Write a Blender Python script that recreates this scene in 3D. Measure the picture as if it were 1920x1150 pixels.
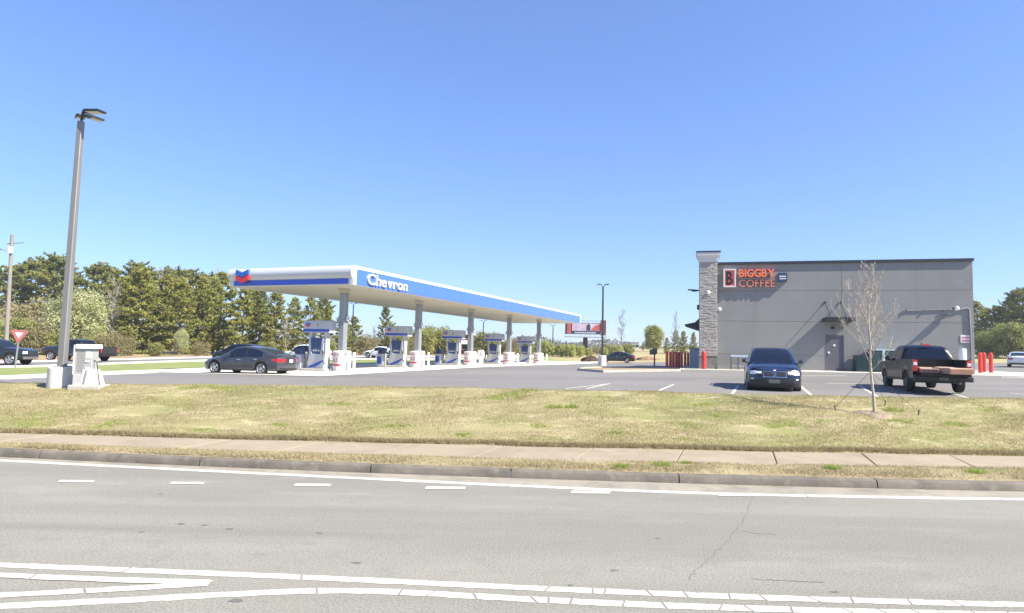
import bpy, bmesh, math, random
import numpy as np
from mathutils import Vector, Matrix

random.seed(7); np.random.seed(7)
R_ = math.radians
scene = bpy.context.scene
for _o in list(bpy.data.objects):
    bpy.data.objects.remove(_o)
COL = scene.collection

# ------------------------------------------------------------------ camera
F_PX = 1200.0
PITCH = math.atan(80.6 / F_PX)
ROLL = R_(1.26)
EYE = Vector((0, 0, 2.5))
_F = Vector((0, math.cos(PITCH), math.sin(PITCH)))
_U0 = Vector((0, -math.sin(PITCH), math.cos(PITCH)))
_R0 = Vector((1, 0, 0))
_R = _R0 * math.cos(ROLL) + _U0 * math.sin(ROLL)
_U = _U0 * math.cos(ROLL) - _R0 * math.sin(ROLL)
cam_d = bpy.data.cameras.new('camera')
cam = bpy.data.objects.new('camera', cam_d)
COL.objects.link(cam)
cam_d.sensor_width = 36.0
cam_d.lens = F_PX / 1920 * 36.0
cam_d.clip_start = 0.1
cam_d.clip_end = 6000
cam.matrix_world = Matrix(((_R.x, _U.x, -_F.x, EYE.x), (_R.y, _U.y, -_F.y, EYE.y), (_R.z, _U.z, -_F.z, EYE.z), (0, 0, 0, 1)))
scene.camera = cam

# ------------------------------------------------------------------ sky and sun
SUN_V = Vector((0.905, -0.485, 1.0)).normalized()
SUN_EL = math.asin(SUN_V.z)
SUN_AZ = math.atan2(SUN_V.x, SUN_V.y)
world = bpy.data.worlds.new('World')
scene.world = world
world.use_nodes = True
_nt = world.node_tree
for _n in list(_nt.nodes):
    _nt.nodes.remove(_n)
_sky = _nt.nodes.new('ShaderNodeTexSky')
_sky.sky_type = 'NISHITA'
_sky.sun_disc = False
_sky.sun_elevation = SUN_EL
_sky.sun_rotation = SUN_AZ
_sky.altitude = 0
_sky.air_density = 1.0
_sky.dust_density = 0.1
_sky.ozone_density = 6.0
_bg = _nt.nodes.new('ShaderNodeBackground')
_bg.inputs['Strength'].default_value = 0.108
_gam = _nt.nodes.new('ShaderNodeGamma'); _gam.inputs['Gamma'].default_value = 0.73
_tint = _nt.nodes.new('ShaderNodeMix'); _tint.data_type = 'RGBA'; _tint.blend_type = 'MULTIPLY'; _tint.inputs['Factor'].default_value = 1.0
_tint.inputs['B'].default_value = (0.85, 1.0, 1.4, 1)
_wo = _nt.nodes.new('ShaderNodeOutputWorld')
_nt.links.new(_sky.outputs['Color'], _gam.inputs['Color'])
_nt.links.new(_gam.outputs['Color'], _tint.inputs['A'])
_nt.links.new(_tint.outputs['Result'], _bg.inputs['Color'])
_nt.links.new(_bg.outputs['Background'], _wo.inputs['Surface'])
sun_d = bpy.data.lights.new('sun', 'SUN')
sun_d.energy = 4.9
sun_d.angle = R_(0.53)
sun_d.color = (1.0, 0.94, 0.81)
sun = bpy.data.objects.new('sun', sun_d)
COL.objects.link(sun)
sun.rotation_euler = (-SUN_V).to_track_quat('-Z', 'Y').to_euler()
sun.location = (40, -30, 60)
scene.view_settings.view_transform = 'Standard'
scene.view_settings.look = 'None'
scene.view_settings.gamma = 1.0
scene.view_settings.exposure = 1.25
scene.view_settings.use_curve_mapping = False

# ------------------------------------------------------------------ pixel <-> world helpers
def ray(px, py):
    u = (px - 960) / F_PX
    v = (575 - py) / F_PX
    return _F + _R * u + _U * v

def at(px, py, d):
    r = ray(px, py)
    return EYE + r * (d / r.y)

def on_z(px, py, z):
    r = ray(px, py)
    return EYE + r * ((z - EYE.z) / r.z)

def proj(p):
    q = Vector(p) - EYE
    w = q.dot(_F)
    return 960 + F_PX * q.dot(_R) / w, 575 - F_PX * q.dot(_U) / w

# ------------------------------------------------------------------ ground height
_cp = [(112, 722, 21.5), (0, 724, 22.5), (403, 703, 33), (480, 725, 23), (598, 699, 38.5), (985, 684, 71),
       (960, 731, 22.5), (1400, 741, 21.5), (1920, 753, 21.5), (1450, 735, 24.3), (1750, 747, 22.8),
       (1345, 695, 42), (1830, 703, 38), (1090, 696, 39), (1157, 683, 84), (1275, 691, 45), (1905, 689, 64),
       (20, 690, 46), (150, 677, 56), (300, 665, 75), (700, 672, 80), (1050, 668, 110), (1250, 658, 150),
       (1870, 662, 120), (250, 702, 30), (1250, 712, 31)]
_P = [tuple(at(*c)) for c in _cp]
_P += [(-60, 60, .4), (-90, 90, 1.0), (-60, 22, .6), (60, 22, 1.6), (70, 60, 2.4), (100, 120, 4.5), (-120, 180, 1.5), (0, 220, 2.4),
       (120, 220, 6), (40, 300, 3.2), (-100, 300, 2), (-200, 100, 1.5), (220, 120, 7), (-220, 330, 2), (230, 330, 8), (0, 420, 3.5)]
_P = np.array(_P)

def _tps(r2):
    return np.where(r2 > 0, r2 * np.log(np.maximum(r2, 1e-9)), 0)
_n = len(_P)
_K = _tps(((_P[:, None, :2] - _P[None, :, :2]) ** 2).sum(-1)) + np.eye(_n) * 900.0
_Q = np.hstack([np.ones((_n, 1)), _P[:, :2]])
_A = np.block([[_K, _Q], [_Q.T, np.zeros((3, 3))]])
_W = np.linalg.solve(_A, np.concatenate([_P[:, 2], np.zeros(3)]))

def ground_arr(x, y):
    x = np.asarray(x, float); y = np.asarray(y, float)
    k = _tps((x[..., None] - _P[:, 0]) ** 2 + (y[..., None] - _P[:, 1]) ** 2)
    return k @ _W[:_n] + _W[_n] + _W[_n + 1] * x + _W[_n + 2] * y

def lot_z(x, y):
    return float(ground_arr(x, y))

# lot edge (crest of the bank) and the street curves
_le = [tuple(at(*c))[:2] for c in ((0, 724, 22.0), (480, 725, 22.6), (960, 731, 22.2), (1400, 741, 21.3), (1920, 753, 21.0))]
_le = np.array(_le)

def lot_edge(x):
    return np.interp(x, np.concatenate([[-90], _le[:, 0], [90]]), np.concatenate([[_le[0, 1]], _le[:, 1], [_le[-1, 1]]]))

class Curve2:
    """a street line: quadratic through the measured points, straight beyond them"""
    def __init__(s, pts, z):
        p = np.array([tuple(on_z(a, b, z))[:2] for a, b in pts])
        s.c = np.polyfit(p[:, 0], p[:, 1], 2)
        s.a, s.b = p[:, 0].min() - 1, p[:, 0].max() + 1
        s.z = z
    def __call__(s, x):
        x = np.asarray(x, float)
        xc = np.clip(x, s.a, s.b)
        sl = 2 * s.c[0] * xc + s.c[1]
        return np.polyval(s.c, xc) + sl * (x - xc)

Z_SW = 0.20
c_line = Curve2([(0, 864), (480, 888), (960, 911), (1277, 925), (1648, 933), (1920, 937)], 0)
c_kface = Curve2([(0, 858), (480, 877), (960, 896), (1277, 909), (1648, 917), (1920, 921)], 0)
c_swn = Curve2([(0, 831), (480, 847), (960, 860), (1305, 869), (1630, 875), (1920, 877)], Z_SW)
c_swf = Curve2([(0, 813), (480, 823), (960, 837), (1305, 845), (1630, 851), (1920, 855)], Z_SW)

def bank_arr(x, y):
    x = np.asarray(x, float); y = np.asarray(y, float)
    ye = lot_edge(x); ys = c_swf(x)
    s = np.clip((ye - y) / np.maximum(ye - ys, .5), 0, 1)
    zl = ground_arr(x, np.maximum(y, ye))
    lip = 0.03
    e = s ** 1.25
    crest = .085 * np.exp(-((ye - y - .35) / .8) ** 2)
    return np.where(y < ye + .6, zl * (1 - e) + (Z_SW + lip) * e + crest, zl)

def gz(x, y):
    return float(bank_arr(x, y))

def gp(px, py, d0=8.0, d1=500.0, bank=False):
    """where the view ray of a photo point meets the ground"""
    r = ray(px, py)
    d = np.geomspace(d0, d1, 700)
    X = r.x / r.y * d; Z = EYE.z + r.z / r.y * d
    g = bank_arr(X, d) if bank else ground_arr(X, d)
    k = np.where(Z - g < 0)[0]
    i = k[0] if len(k) else len(d) - 1
    return Vector((X[i], d[i], g[i]))

# ------------------------------------------------------------------ scene helpers
def tag(o, label=None, cat=None, group=None, kind=None):
    if label: o['label'] = label
    if cat: o['category'] = cat
    if group: o['group'] = group
    if kind: o['kind'] = kind
    return o

def link(name, me, mat=None, parent=None):
    o = bpy.data.objects.new(name, me)
    COL.objects.link(o)
    if mat is not None and me is not None and len(me.materials) == 0:
        me.materials.append(mat)
    if parent is not None:
        o.parent = parent
    return o

def empty(name, loc=(0, 0, 0), rz=0.0, label=None, cat=None, group=None):
    o = bpy.data.objects.new(name, None)
    o.empty_display_size = .3
    COL.objects.link(o)
    o.location = loc
    o.rotation_euler = (0, 0, rz)
    tag(o, label, cat, group)
    return o

def copy_tree(o, parent=None):
    c = o.copy()
    COL.objects.link(c)
    c.parent = parent
    for ch in o.children:
        copy_tree(ch, c)
    return c

class MB:
    def __init__(s):
        s.v = []; s.f = []
    def add(s, vs, fs):
        b = len(s.v)
        s.v += [tuple(p) for p in vs]
        s.f += [tuple(i + b for i in f) for f in fs]
        return s
    def box(s, x0, x1, y0, y1, z0, z1):
        return s.add([(x0, y0, z0), (x1, y0, z0), (x1, y1, z0), (x0, y1, z0), (x0, y0, z1), (x1, y0, z1), (x1, y1, z1), (x0, y1, z1)],
                     [(0, 3, 2, 1), (4, 5, 6, 7), (0, 1, 5, 4), (1, 2, 6, 5), (2, 3, 7, 6), (3, 0, 4, 7)])
    def bev(s, x0, x1, y0, y1, z0, z1, b=.03):
        """box with chamfered vertical edges and a chamfered top"""
        def ringp(d, z):
            return [(x0 + b + d * 0 if False else x0 + b, y0 + d, z), (x1 - b, y0 + d, z), (x1 - d, y0 + b, z), (x1 - d, y1 - b, z),
                    (x1 - b, y1 - d, z), (x0 + b, y1 - d, z), (x0 + d, y1 - b, z), (x0 + d, y0 + b, z)]
        rings = [ringp(0, z0), ringp(0, z1 - b), ringp(b * .8, z1)]
        return s.rings(rings, True, True)
    def rings(s, rings, cap0=True, cap1=True):
        n = len(rings[0]); vs = []; fs = []
        for r in rings: vs += r
        for k in range(len(rings) - 1):
            for i in range(n):
                j = (i + 1) % n
                fs.append((k * n + i, k * n + j, (k + 1) * n + j, (k + 1) * n + i))
        if cap0: fs.append(tuple(range(n - 1, -1, -1)))
        if cap1: fs.append(tuple((len(rings) - 1) * n + i for i in range(n)))
        return s.add(vs, fs)
    def cyl(s, x, y, z0, z1, r0, r1=None, n=16):
        r1 = r0 if r1 is None else r1
        return s.rings([[(x + r * math.cos(2 * math.pi * i / n), y + r * math.sin(2 * math.pi * i / n), z) for i in range(n)] for r, z in ((r0, z0), (r1, z1))])
    def lathe(s, prof, n=20, x=0, y=0):
        return s.rings([[(x + r * math.cos(2 * math.pi * i / n), y + r * math.sin(2 * math.pi * i / n), z) for i in range(n)] for r, z in prof])
    def tube(s, pts, r, n=8, r1=None):
        pts = [Vector(p) for p in pts]
        m = len(pts); rr = []
        for k in range(m):
            t = (pts[min(k + 1, m - 1)] - pts[max(k - 1, 0)])
            if t.length < 1e-9: t = Vector((0, 0, 1))
            t.normalize()
            a = t.cross(Vector((0, 0, 1)) if abs(t.z) < .95 else Vector((1, 0, 0))).normalized()
            b = t.cross(a)
            q = r if r1 is None else r + (r1 - r) * k / (m - 1)
            rr.append([tuple(pts[k] + a * q * math.cos(2 * math.pi * i / n) + b * q * math.sin(2 * math.pi * i / n)) for i in range(n)])
        return s.rings(rr)
    def prism(s, poly, axis, a, b):
        """extrude a 2-D outline: axis 'y' -> outline in (x,z), 'x' -> (y,z), 'z' -> (x,y)"""
        def P(p, t):
            return (p[0], t, p[1]) if axis == 'y' else ((t, p[0], p[1]) if axis == 'x' else (p[0], p[1], t))
        n = len(poly)
        return s.add([P(p, a) for p in poly] + [P(p, b) for p in poly],
                     [tuple(range(n))] + [tuple(range(2 * n - 1, n - 1, -1))] + [(i, n + i, n + (i + 1) % n, (i + 1) % n) for i in range(n)])
    def grid(s, rows, closed=False):
        n = len(rows[0]); vs = []; fs = []
        for r in rows: vs += [tuple(p) for p in r]
        for k in range(len(rows) - 1):
            for i in range(n - (0 if closed else 1)):
                j = (i + 1) % n
                fs.append((k * n + i, k * n + j, (k + 1) * n + j, (k + 1) * n + i))
        return s.add(vs, fs)
    def mesh(s, name, smooth=None, fix=True):
        me = bpy.data.meshes.new(name)
        me.from_pydata(s.v, [], s.f)
        if fix or smooth is not None:
            bm = bmesh.new(); bm.from_mesh(me)
            if fix:
                bmesh.ops.recalc_face_normals(bm, faces=bm.faces)
            if smooth is not None:
                for f in bm.faces: f.smooth = True
                for e in bm.edges:
                    if len(e.link_faces) == 2 and e.calc_face_angle(0) > R_(smooth): e.smooth = False
            bm.to_mesh(me); bm.free()
        return me
    def build(s, name, mat, parent=None, smooth=None, fix=True):
        return link(name, s.mesh(name, smooth, fix), mat, parent)

def sub(me_name, base, picks, off=0.0):
    """part of a vertex grid as its own mesh"""
    pass

def tri_mesh(name, tris):
    """numpy (n,3,3) -> mesh of loose triangles"""
    t = np.ascontiguousarray(tris, dtype=np.float32)
    n = len(t)
    me = bpy.data.meshes.new(name)
    me.vertices.add(n * 3); me.loops.add(n * 3); me.polygons.add(n)
    me.vertices.foreach_set('co', t.reshape(-1))
    me.loops.foreach_set('vertex_index', np.arange(n * 3, dtype=np.int32))
    me.polygons.foreach_set('loop_start', np.arange(0, n * 3, 3, dtype=np.int32))
    me.update(calc_edges=True)
    return me

def text_mesh(ch, size, depth, bold=0.0, bevel=0.0):
    cu = bpy.data.curves.new('lettering', 'FONT')
    cu.body = ch; cu.size = size; cu.extrude = depth / 2; cu.offset = bold; cu.bevel_depth = bevel
    cu.resolution_u = 4
    o = bpy.data.objects.new('lettering', cu)
    COL.objects.link(o)
    bpy.context.view_layer.update()
    dg = bpy.context.evaluated_depsgraph_get()
    me = bpy.data.meshes.new_from_object(o.evaluated_get(dg))
    bpy.data.objects.remove(o)
    bpy.data.curves.remove(cu)
    me.materials.clear()
    return me

def letters(txt, width, height, depth, mat, parent, x0, y, z0, bold=0.0, gap=0.06, name='letter', widths=None):
    """a word of separate letter meshes standing on a wall: text plane x-z, facing -y"""
    ms = []
    for ch in txt:
        me = text_mesh(ch, 1.0, 0.0, bold)
        co = np.array([v.co[:] for v in me.vertices])
        ms.append((me, co))
    caph = max(c[:, 1].max() for _, c in ms)
    g = gap
    tot = sum(c[:, 0].max() - c[:, 0].min() for _, c in ms) + g * (len(ms) - 1)
    sx = width / tot; sz = height / caph
    cur = 0.0
    for me0, c in ms:
        fs = [tuple(p.vertices) for p in me0.polygons]
        w = c[:, 0].max() - c[:, 0].min()
        mb = MB()
        fr = [(x0 + (cur + p[0] - c[:, 0].min()) * sx, y - depth, z0 + p[1] * sz) for p in c]
        bk = [(a, y, b) for a, _, b in fr]
        n = len(fr)
        from collections import Counter
        cnt = Counter()
        for f in fs:
            for i in range(len(f)):
                cnt[(f[i], f[(i + 1) % len(f)])] += 1
        sides = [(a, b, b + n, a + n) for (a, b) in cnt if (b, a) not in cnt]
        mb.add(fr + bk, fs + sides)
        mb.build(name, mat, parent, fix=False)
        bpy.data.meshes.remove(me0)
        cur += w + g

# ------------------------------------------------------------------ materials
MATS = {}

def mat(name, col, rough=.6, metal=0.0, var=0.0, scale=4.0, bump=0.0, bscale=60.0, spec=.5, coat=0.0, col2=None, detail=6.0, stretch=None, emit=None, alpha=None):
    if name in MATS: return MATS[name]
    m = bpy.data.materials.new(name); m.use_nodes = True
    nt = m.node_tree; b = nt.nodes['Principled BSDF']
    b.inputs['Roughness'].default_value = rough
    b.inputs['Metallic'].default_value = metal
    b.inputs['Specular IOR Level'].default_value = spec
    b.inputs['Coat Weight'].default_value = coat
    b.inputs['Coat Roughness'].default_value = .05
    b.inputs['Base Color'].default_value = (*col, 1)
    tc = nt.nodes.new('ShaderNodeTexCoord')
    src = tc.outputs['Object']
    if stretch:
        mp = nt.nodes.new('ShaderNodeMapping'); mp.inputs['Scale'].default_value = stretch
        nt.links.new(src, mp.inputs['Vector']); src = mp.outputs['Vector']
    if var > 0 or col2:
        nz = nt.nodes.new('ShaderNodeTexNoise'); nz.inputs['Scale'].default_value = scale; nz.inputs['Detail'].default_value = detail
        nz.inputs['Roughness'].default_value = .62
        nt.links.new(src, nz.inputs['Vector'])
        rp = nt.nodes.new('ShaderNodeValToRGB')
        c2 = col2 if col2 else tuple(min(1, c * (1 + var)) for c in col)
        c1 = col if col2 else tuple(c * (1 - var) for c in col)
        rp.color_ramp.elements[0].position = .32; rp.color_ramp.elements[0].color = (*c1, 1)
        rp.color_ramp.elements[1].position = .68; rp.color_ramp.elements[1].color = (*c2, 1)
        nt.links.new(nz.outputs['Fac'], rp.inputs['Fac'])
        nt.links.new(rp.outputs['Color'], b.inputs['Base Color'])
    if bump > 0:
        n2 = nt.nodes.new('ShaderNodeTexNoise'); n2.inputs['Scale'].default_value = bscale; n2.inputs['Detail'].default_value = 5
        nt.links.new(src, n2.inputs['Vector'])
        bp = nt.nodes.new('ShaderNodeBump'); bp.inputs['Strength'].default_value = bump; bp.inputs['Distance'].default_value = .02
        nt.links.new(n2.outputs['Fac'], bp.inputs['Height'])
        nt.links.new(bp.outputs['Normal'], b.inputs['Normal'])
    if emit:
        b.inputs['Emission Color'].default_value = (*emit, 1); b.inputs['Emission Strength'].default_value = 1
    MATS[name] = m
    return m

def leafy(name, cols, trans=.35, rough=.6, patch=None):
    """foliage: colour differs from leaf to leaf, and light passes through"""
    if name in MATS: return MATS[name]
    m = bpy.data.materials.new(name); m.use_nodes = True
    nt = m.node_tree; nt.nodes.clear()
    out = nt.nodes.new('ShaderNodeOutputMaterial')
    g = nt.nodes.new('ShaderNodeNewGeometry')
    rp = nt.nodes.new('ShaderNodeValToRGB')
    el = rp.color_ramp.elements
    while len(el) < len(cols): el.new(.5)
    for i, c in enumerate(cols):
        el[i].position = i / (len(cols) - 1); el[i].color = (*c, 1)
    fac = g.outputs['Random Per Island']
    tc = nt.nodes.new('ShaderNodeTexCoord')
    nz = nt.nodes.new('ShaderNodeTexNoise'); nz.inputs['Scale'].default_value = patch or .35; nz.inputs['Detail'].default_value = 4
    nt.links.new(tc.outputs['Object'], nz.inputs['Vector'])
    mr = nt.nodes.new('ShaderNodeMapRange'); mr.inputs['From Min'].default_value = .3; mr.inputs['From Max'].default_value = .7
    nt.links.new(nz.outputs['Fac'], mr.inputs['Value'])
    mx = nt.nodes.new('ShaderNodeMath'); mx.operation = 'MULTIPLY_ADD'
    mx.inputs[1].default_value = .5
    nt.links.new(fac, mx.inputs[0])
    h = nt.nodes.new('ShaderNodeMath'); h.operation = 'MULTIPLY'; h.inputs[1].default_value = .5
    nt.links.new(mr.outputs['Result'], h.inputs[0]); nt.links.new(h.outputs[0], mx.inputs[2])
    nt.links.new(mx.outputs[0], rp.inputs['Fac'])
    d = nt.nodes.new('ShaderNodeBsdfPrincipled'); d.inputs['Roughness'].default_value = rough; d.inputs['Specular IOR Level'].default_value = .25
    t = nt.nodes.new('ShaderNodeBsdfTranslucent')
    ms = nt.nodes.new('ShaderNodeMixShader'); ms.inputs['Fac'].default_value = trans
    nt.links.new(rp.outputs['Color'], d.inputs['Base Color']); nt.links.new(rp.outputs['Color'], t.inputs['Color'])
    nt.links.new(d.outputs[0], ms.inputs[1]); nt.links.new(t.outputs[0], ms.inputs[2])
    nt.links.new(ms.outputs[0], out.inputs['Surface'])
    MATS[name] = m
    return m

def ground_mat(name, layers, rough=.9, bump=.5, bscale=25.0, fine=140.0, finevar=.25, cracks=None, tracks=None):
    """layers: [(colour, noise scale, low, high)], each blended over the one before by a noise mask"""
    if name in MATS: return MATS[name]
    m = bpy.data.materials.new(name); m.use_nodes = True
    nt = m.node_tree; b = nt.nodes['Principled BSDF']
    b.inputs['Roughness'].default_value = rough; b.inputs['Specular IOR Level'].default_value = .3
    tc = nt.nodes.new('ShaderNodeTexCoord')
    cur = None
    for i, (c, sc, lo, hi, *st) in enumerate(layers):
        if cur is None:
            r = nt.nodes.new('ShaderNodeRGB'); r.outputs[0].default_value = (*c, 1); cur = r.outputs[0]; continue
        src = tc.outputs['Object']
        mp = nt.nodes.new('ShaderNodeMapping'); mp.inputs['Location'].default_value = (13.7 * i, 7.1 * i, 3.3 * i)
        if st: mp.inputs['Scale'].default_value = st[0]
        nt.links.new(src, mp.inputs['Vector'])
        nz = nt.nodes.new('ShaderNodeTexNoise'); nz.inputs['Scale'].default_value = sc; nz.inputs['Detail'].default_value = 7; nz.inputs['Roughness'].default_value = .6
        nt.links.new(mp.outputs[0], nz.inputs['Vector'])
        mr = nt.nodes.new('ShaderNodeMapRange'); mr.inputs['From Min'].default_value = lo; mr.inputs['From Max'].default_value = hi
        nt.links.new(nz.outputs['Fac'], mr.inputs['Value'])
        mx = nt.nodes.new('ShaderNodeMix'); mx.data_type = 'RGBA'
        nt.links.new(mr.outputs['Result'], mx.inputs['Factor']); nt.links.new(cur, mx.inputs['A']); mx.inputs['B'].default_value = (*c, 1)
        cur = mx.outputs['Result']
    fz = nt.nodes.new('ShaderNodeTexNoise'); fz.inputs['Scale'].default_value = fine; fz.inputs['Detail'].default_value = 3
    nt.links.new(tc.outputs['Object'], fz.inputs['Vector'])
    fm = nt.nodes.new('ShaderNodeMapRange'); fm.inputs['From Min'].default_value = .3; fm.inputs['From Max'].default_value = .7
    fm.inputs['To Min'].default_value = 1 - finevar; fm.inputs['To Max'].default_value = 1 + finevar
    nt.links.new(fz.outputs['Fac'], fm.inputs['Value'])
    ml = nt.nodes.new('ShaderNodeVectorMath'); ml.operation = 'MULTIPLY'
    cb = nt.nodes.new('ShaderNodeCombineXYZ')
    for k in range(3): nt.links.new(fm.outputs['Result'], cb.inputs[k])
    nt.links.new(cur, ml.inputs[0]); nt.links.new(cb.outputs[0], ml.inputs[1])
    cur = ml.outputs[0]
    if cracks:
        sc, width, dark = cracks
        wz = nt.nodes.new('ShaderNodeTexNoise'); wz.inputs['Scale'].default_value = 1.3; wz.inputs['Detail'].default_value = 6
        nt.links.new(tc.outputs['Object'], wz.inputs['Vector'])
        ad = nt.nodes.new('ShaderNodeMix'); ad.data_type = 'RGBA'; ad.blend_type = 'LINEAR_LIGHT'; ad.inputs['Factor'].default_value = .9
        nt.links.new(tc.outputs['Object'], ad.inputs['A']); nt.links.new(wz.outputs['Color'], ad.inputs['B'])
        vo = nt.nodes.new('ShaderNodeTexVoronoi'); vo.feature = 'DISTANCE_TO_EDGE'; vo.inputs['Scale'].default_value = sc
        nt.links.new(ad.outputs['Result'], vo.inputs['Vector'])
        cm = nt.nodes.new('ShaderNodeMapRange'); cm.inputs['From Max'].default_value = width; cm.inputs['To Min'].default_value = dark; cm.inputs['To Max'].default_value = 1
        nt.links.new(vo.outputs['Distance'], cm.inputs['Value'])
        c3 = nt.nodes.new('ShaderNodeVectorMath'); c3.operation = 'SCALE'
        nt.links.new(cur, c3.inputs[0]); nt.links.new(cm.outputs['Result'], c3.inputs['Scale'])
        cur = c3.outputs[0]
    nt.links.new(cur, b.inputs['Base Color'])
    if bump:
        n2 = nt.nodes.new('ShaderNodeTexNoise'); n2.inputs['Scale'].default_value = bscale; n2.inputs['Detail'].default_value = 8
        nt.links.new(tc.outputs['Object'], n2.inputs['Vector'])
        bp = nt.nodes.new('ShaderNodeBump'); bp.inputs['Strength'].default_value = bump; bp.inputs['Distance'].default_value = .03
        nt.links.new(n2.outputs['Fac'], bp.inputs['Height']); nt.links.new(bp.outputs['Normal'], b.inputs['Normal'])
    MATS[name] = m
    return m

WHITE = mat('white_paint', (.78, .78, .76), .45, var=.05, scale=3)
LGREY = mat('light_grey_paint', (.52, .53, .55), .5, var=.06, scale=2)
CHROME = mat('chrome', (.7, .71, .72), .18, 1.0)
STEEL = mat('galvanised_steel', (.42, .43, .43), .45, .6, var=.12, scale=5)
BLACKM = mat('black_metal', (.025, .026, .028), .45, .2)
BLACKP = mat('black_plastic', (.022, .022, .024), .55)
RUBBER = mat('tyre_rubber', (.022, .022, .023), .85, var=.2, scale=20)
GLASS = mat('tinted_glass', (.008, .01, .014), .06, spec=.4)
REDL = mat('red_lens', (.45, .012, .012), .2, coat=.5)
CLEAR = mat('clear_lens', (.75, .77, .8), .12, coat=.6)
ALLOY = mat('alloy_rim', (.5, .5, .51), .35, .7)
CONC = mat('concrete', (.38, .35, .3), .85, var=.12, scale=1.6, bump=.25, bscale=30)
CONCW = mat('white_concrete', (.66, .635, .58), .8, var=.07, scale=2.5, bump=.15, bscale=25)
REDP = mat('red_paint', (.55, .035, .028), .45, var=.08, scale=4)
BLUEP = mat('royal_blue', (.016, .055, .36), .4)
# ================================================================== SETTING
def strip(name, xs, ca, cb, za, zb, material, nsub=1, kind='structure', parent=None, label=None):
    rows = []
    for x in xs:
        ya, yb = float(ca(x)), float(cb(x))
        rows.append([(x, ya + (yb - ya) * k / nsub, za + (zb - za) * k / nsub) for k in range(nsub + 1)])
    o = MB().grid(rows).build(name, material, parent)
    if kind and parent is None: o['kind'] = kind
    return o

asphalt_old = ground_mat('weathered_asphalt', [((0.232, 0.220, 0.186), 0, 0, 1), ((0.200, 0.189, 0.162), .35, .42, .66, (.35, 1.6, 1)), ((0.262, 0.248, 0.211), .9, .5, .75, (.5, 1.5, 1)), ((0.200, 0.190, 0.164), 3.0, .55, .75), ((0.193, 0.182, 0.156), .8, .5, .68, (.035, 1.1, 1)), ((0.261, 0.247, 0.209), .6, .55, .72, (.05, .9, 1))],
                         rough=.8, bump=.2, bscale=90, fine=42, finevar=.3)
asphalt_lot = ground_mat('lot_asphalt', [((.2, .185, .17), 0, 0, 1), ((.16, .15, .14), .25, .4, .62, (.25, 1, 1)), ((.23, .214, .198), .7, .55, .8)], rough=.75, bump=.2, bscale=70, fine=60, finevar=.12)
gutter_m = ground_mat('gutter_concrete', [((.29, .26, .21), 0, 0, 1), ((.21, .19, .155), 1.2, .42, .66), ((.35, .31, .25), 2.5, .5, .8)], rough=.88, bump=.3, bscale=60, fine=80, finevar=.16)
kerb_m = ground_mat('kerb_concrete', [((.165, .145, .12), 0, 0, 1), ((.11, .098, .083), 1.4, .42, .65), ((.22, .192, .157), 4, .52, .75)], rough=.9, bump=.4, bscale=50, fine=70, finevar=.2)
walk_m = ground_mat('sidewalk_concrete', [((.305, .25, .178), 0, 0, 1), ((.25, .205, .145), .8, .45, .7), ((.35, .295, .215), 1.7, .5, .78)], rough=.9, bump=.25, bscale=60, fine=70, finevar=.12)
paint_m = ground_mat('road_paint', [((.56, .54, .46), 0, 0, 1), ((.45, .435, .37), 2.5, .46, .68), ((.3, .292, .262), 11, .57, .7)], rough=.7, bump=.15, bscale=80, fine=90, finevar=.1)
straw_m = ground_mat('dormant_turf', [((.28, .24, .12), 0, 0, 1), ((.215, .215, .08), .28, .46, .62), ((.38, .32, .195), .8, .52, .68, (.5, 1.4, 1)), ((.29, .19, .11), .45, .66, .78), ((.17, .19, .065), 1.1, .6, .74), ((.19, .145, .085), 6, .66, .78), ((.4, .335, .2), 2.6, .54, .66, (.45, 1.3, 1)), ((.22, .17, .1), 3.4, .6, .72, (.4, 1.2, 1)), ((.18, .2, .06), 2.0, .6, .7, (.5, 1, 1))],
                     rough=.95, bump=.9, bscale=18, fine=45, finevar=.3)
verge_m = ground_mat('verge_turf', [((.31, .255, .145), 0, 0, 1), ((.24, .2, .105), 1.2, .48, .66), ((.2, .21, .07), .7, .6, .72), ((.19, .13, .075), 5, .62, .73)], rough=.95, bump=.9, bscale=18, fine=45, finevar=.3)
field_m = ground_mat('field_ground', [((.36, .29, .15), 0, 0, 1), ((.26, .25, .1), .05, .45, .62), ((.42, .24, .13), .035, .62, .72), ((.2, .22, .075), .11, .58, .7)], rough=.95, bump=.6, bscale=6, fine=12, finevar=.2)

XS = np.concatenate([np.arange(-70, -16, 3.0), np.arange(-16, 16, .5), np.arange(16, 71, 3.0)])
# street: from behind the camera to the gutter
gut = lambda x: c_line(x) + .06
road = strip('road', XS, lambda x: -9.5, lambda x: gut(x), 0, 0, asphalt_old, 14)
strip('gutter', XS, gut, lambda x: c_kface(x), .0015, .0015, gutter_m)
# opposite side of the street, behind the camera
ground_back = MB().box(-300, 300, -200, -9.6, -.4, .1).build('verge_opposite', straw_m); ground_back['kind'] = 'structure'

# kerb, cast in lengths with open joints
kerb = empty('kerb'); kerb['kind'] = 'structure'
KJ = [on_z(p, q, 0).x for p, q in ((695, 887), (958, 896), (1277, 909), (1648, 917))]
step = 3.55
js = list(KJ)
while js[0] > -40: js.insert(0, js[0] - step)
while js[-1] < 40: js.append(js[-1] + step)
for a, b in zip(js[:-1], js[1:]):
    rows = []
    for t in np.linspace(a + .012, b - .012, 6):
        y = float(c_kface(t))
        rows.append([(t, y + dy, z) for dy, z in ((0, -.1), (0, .0), (.025, .125), (.04, .145), (.07, .155), (.19, .158), (.2, .1), (.2, -.1))])
    mb = MB(); mb.grid(rows)
    n = 8
    mb.f.append(tuple(range(n))); mb.f.append(tuple(5 * n + i for i in range(n - 1, -1, -1)))
    mb.build('kerb_segment', kerb_m, kerb, smooth=40)

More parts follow.
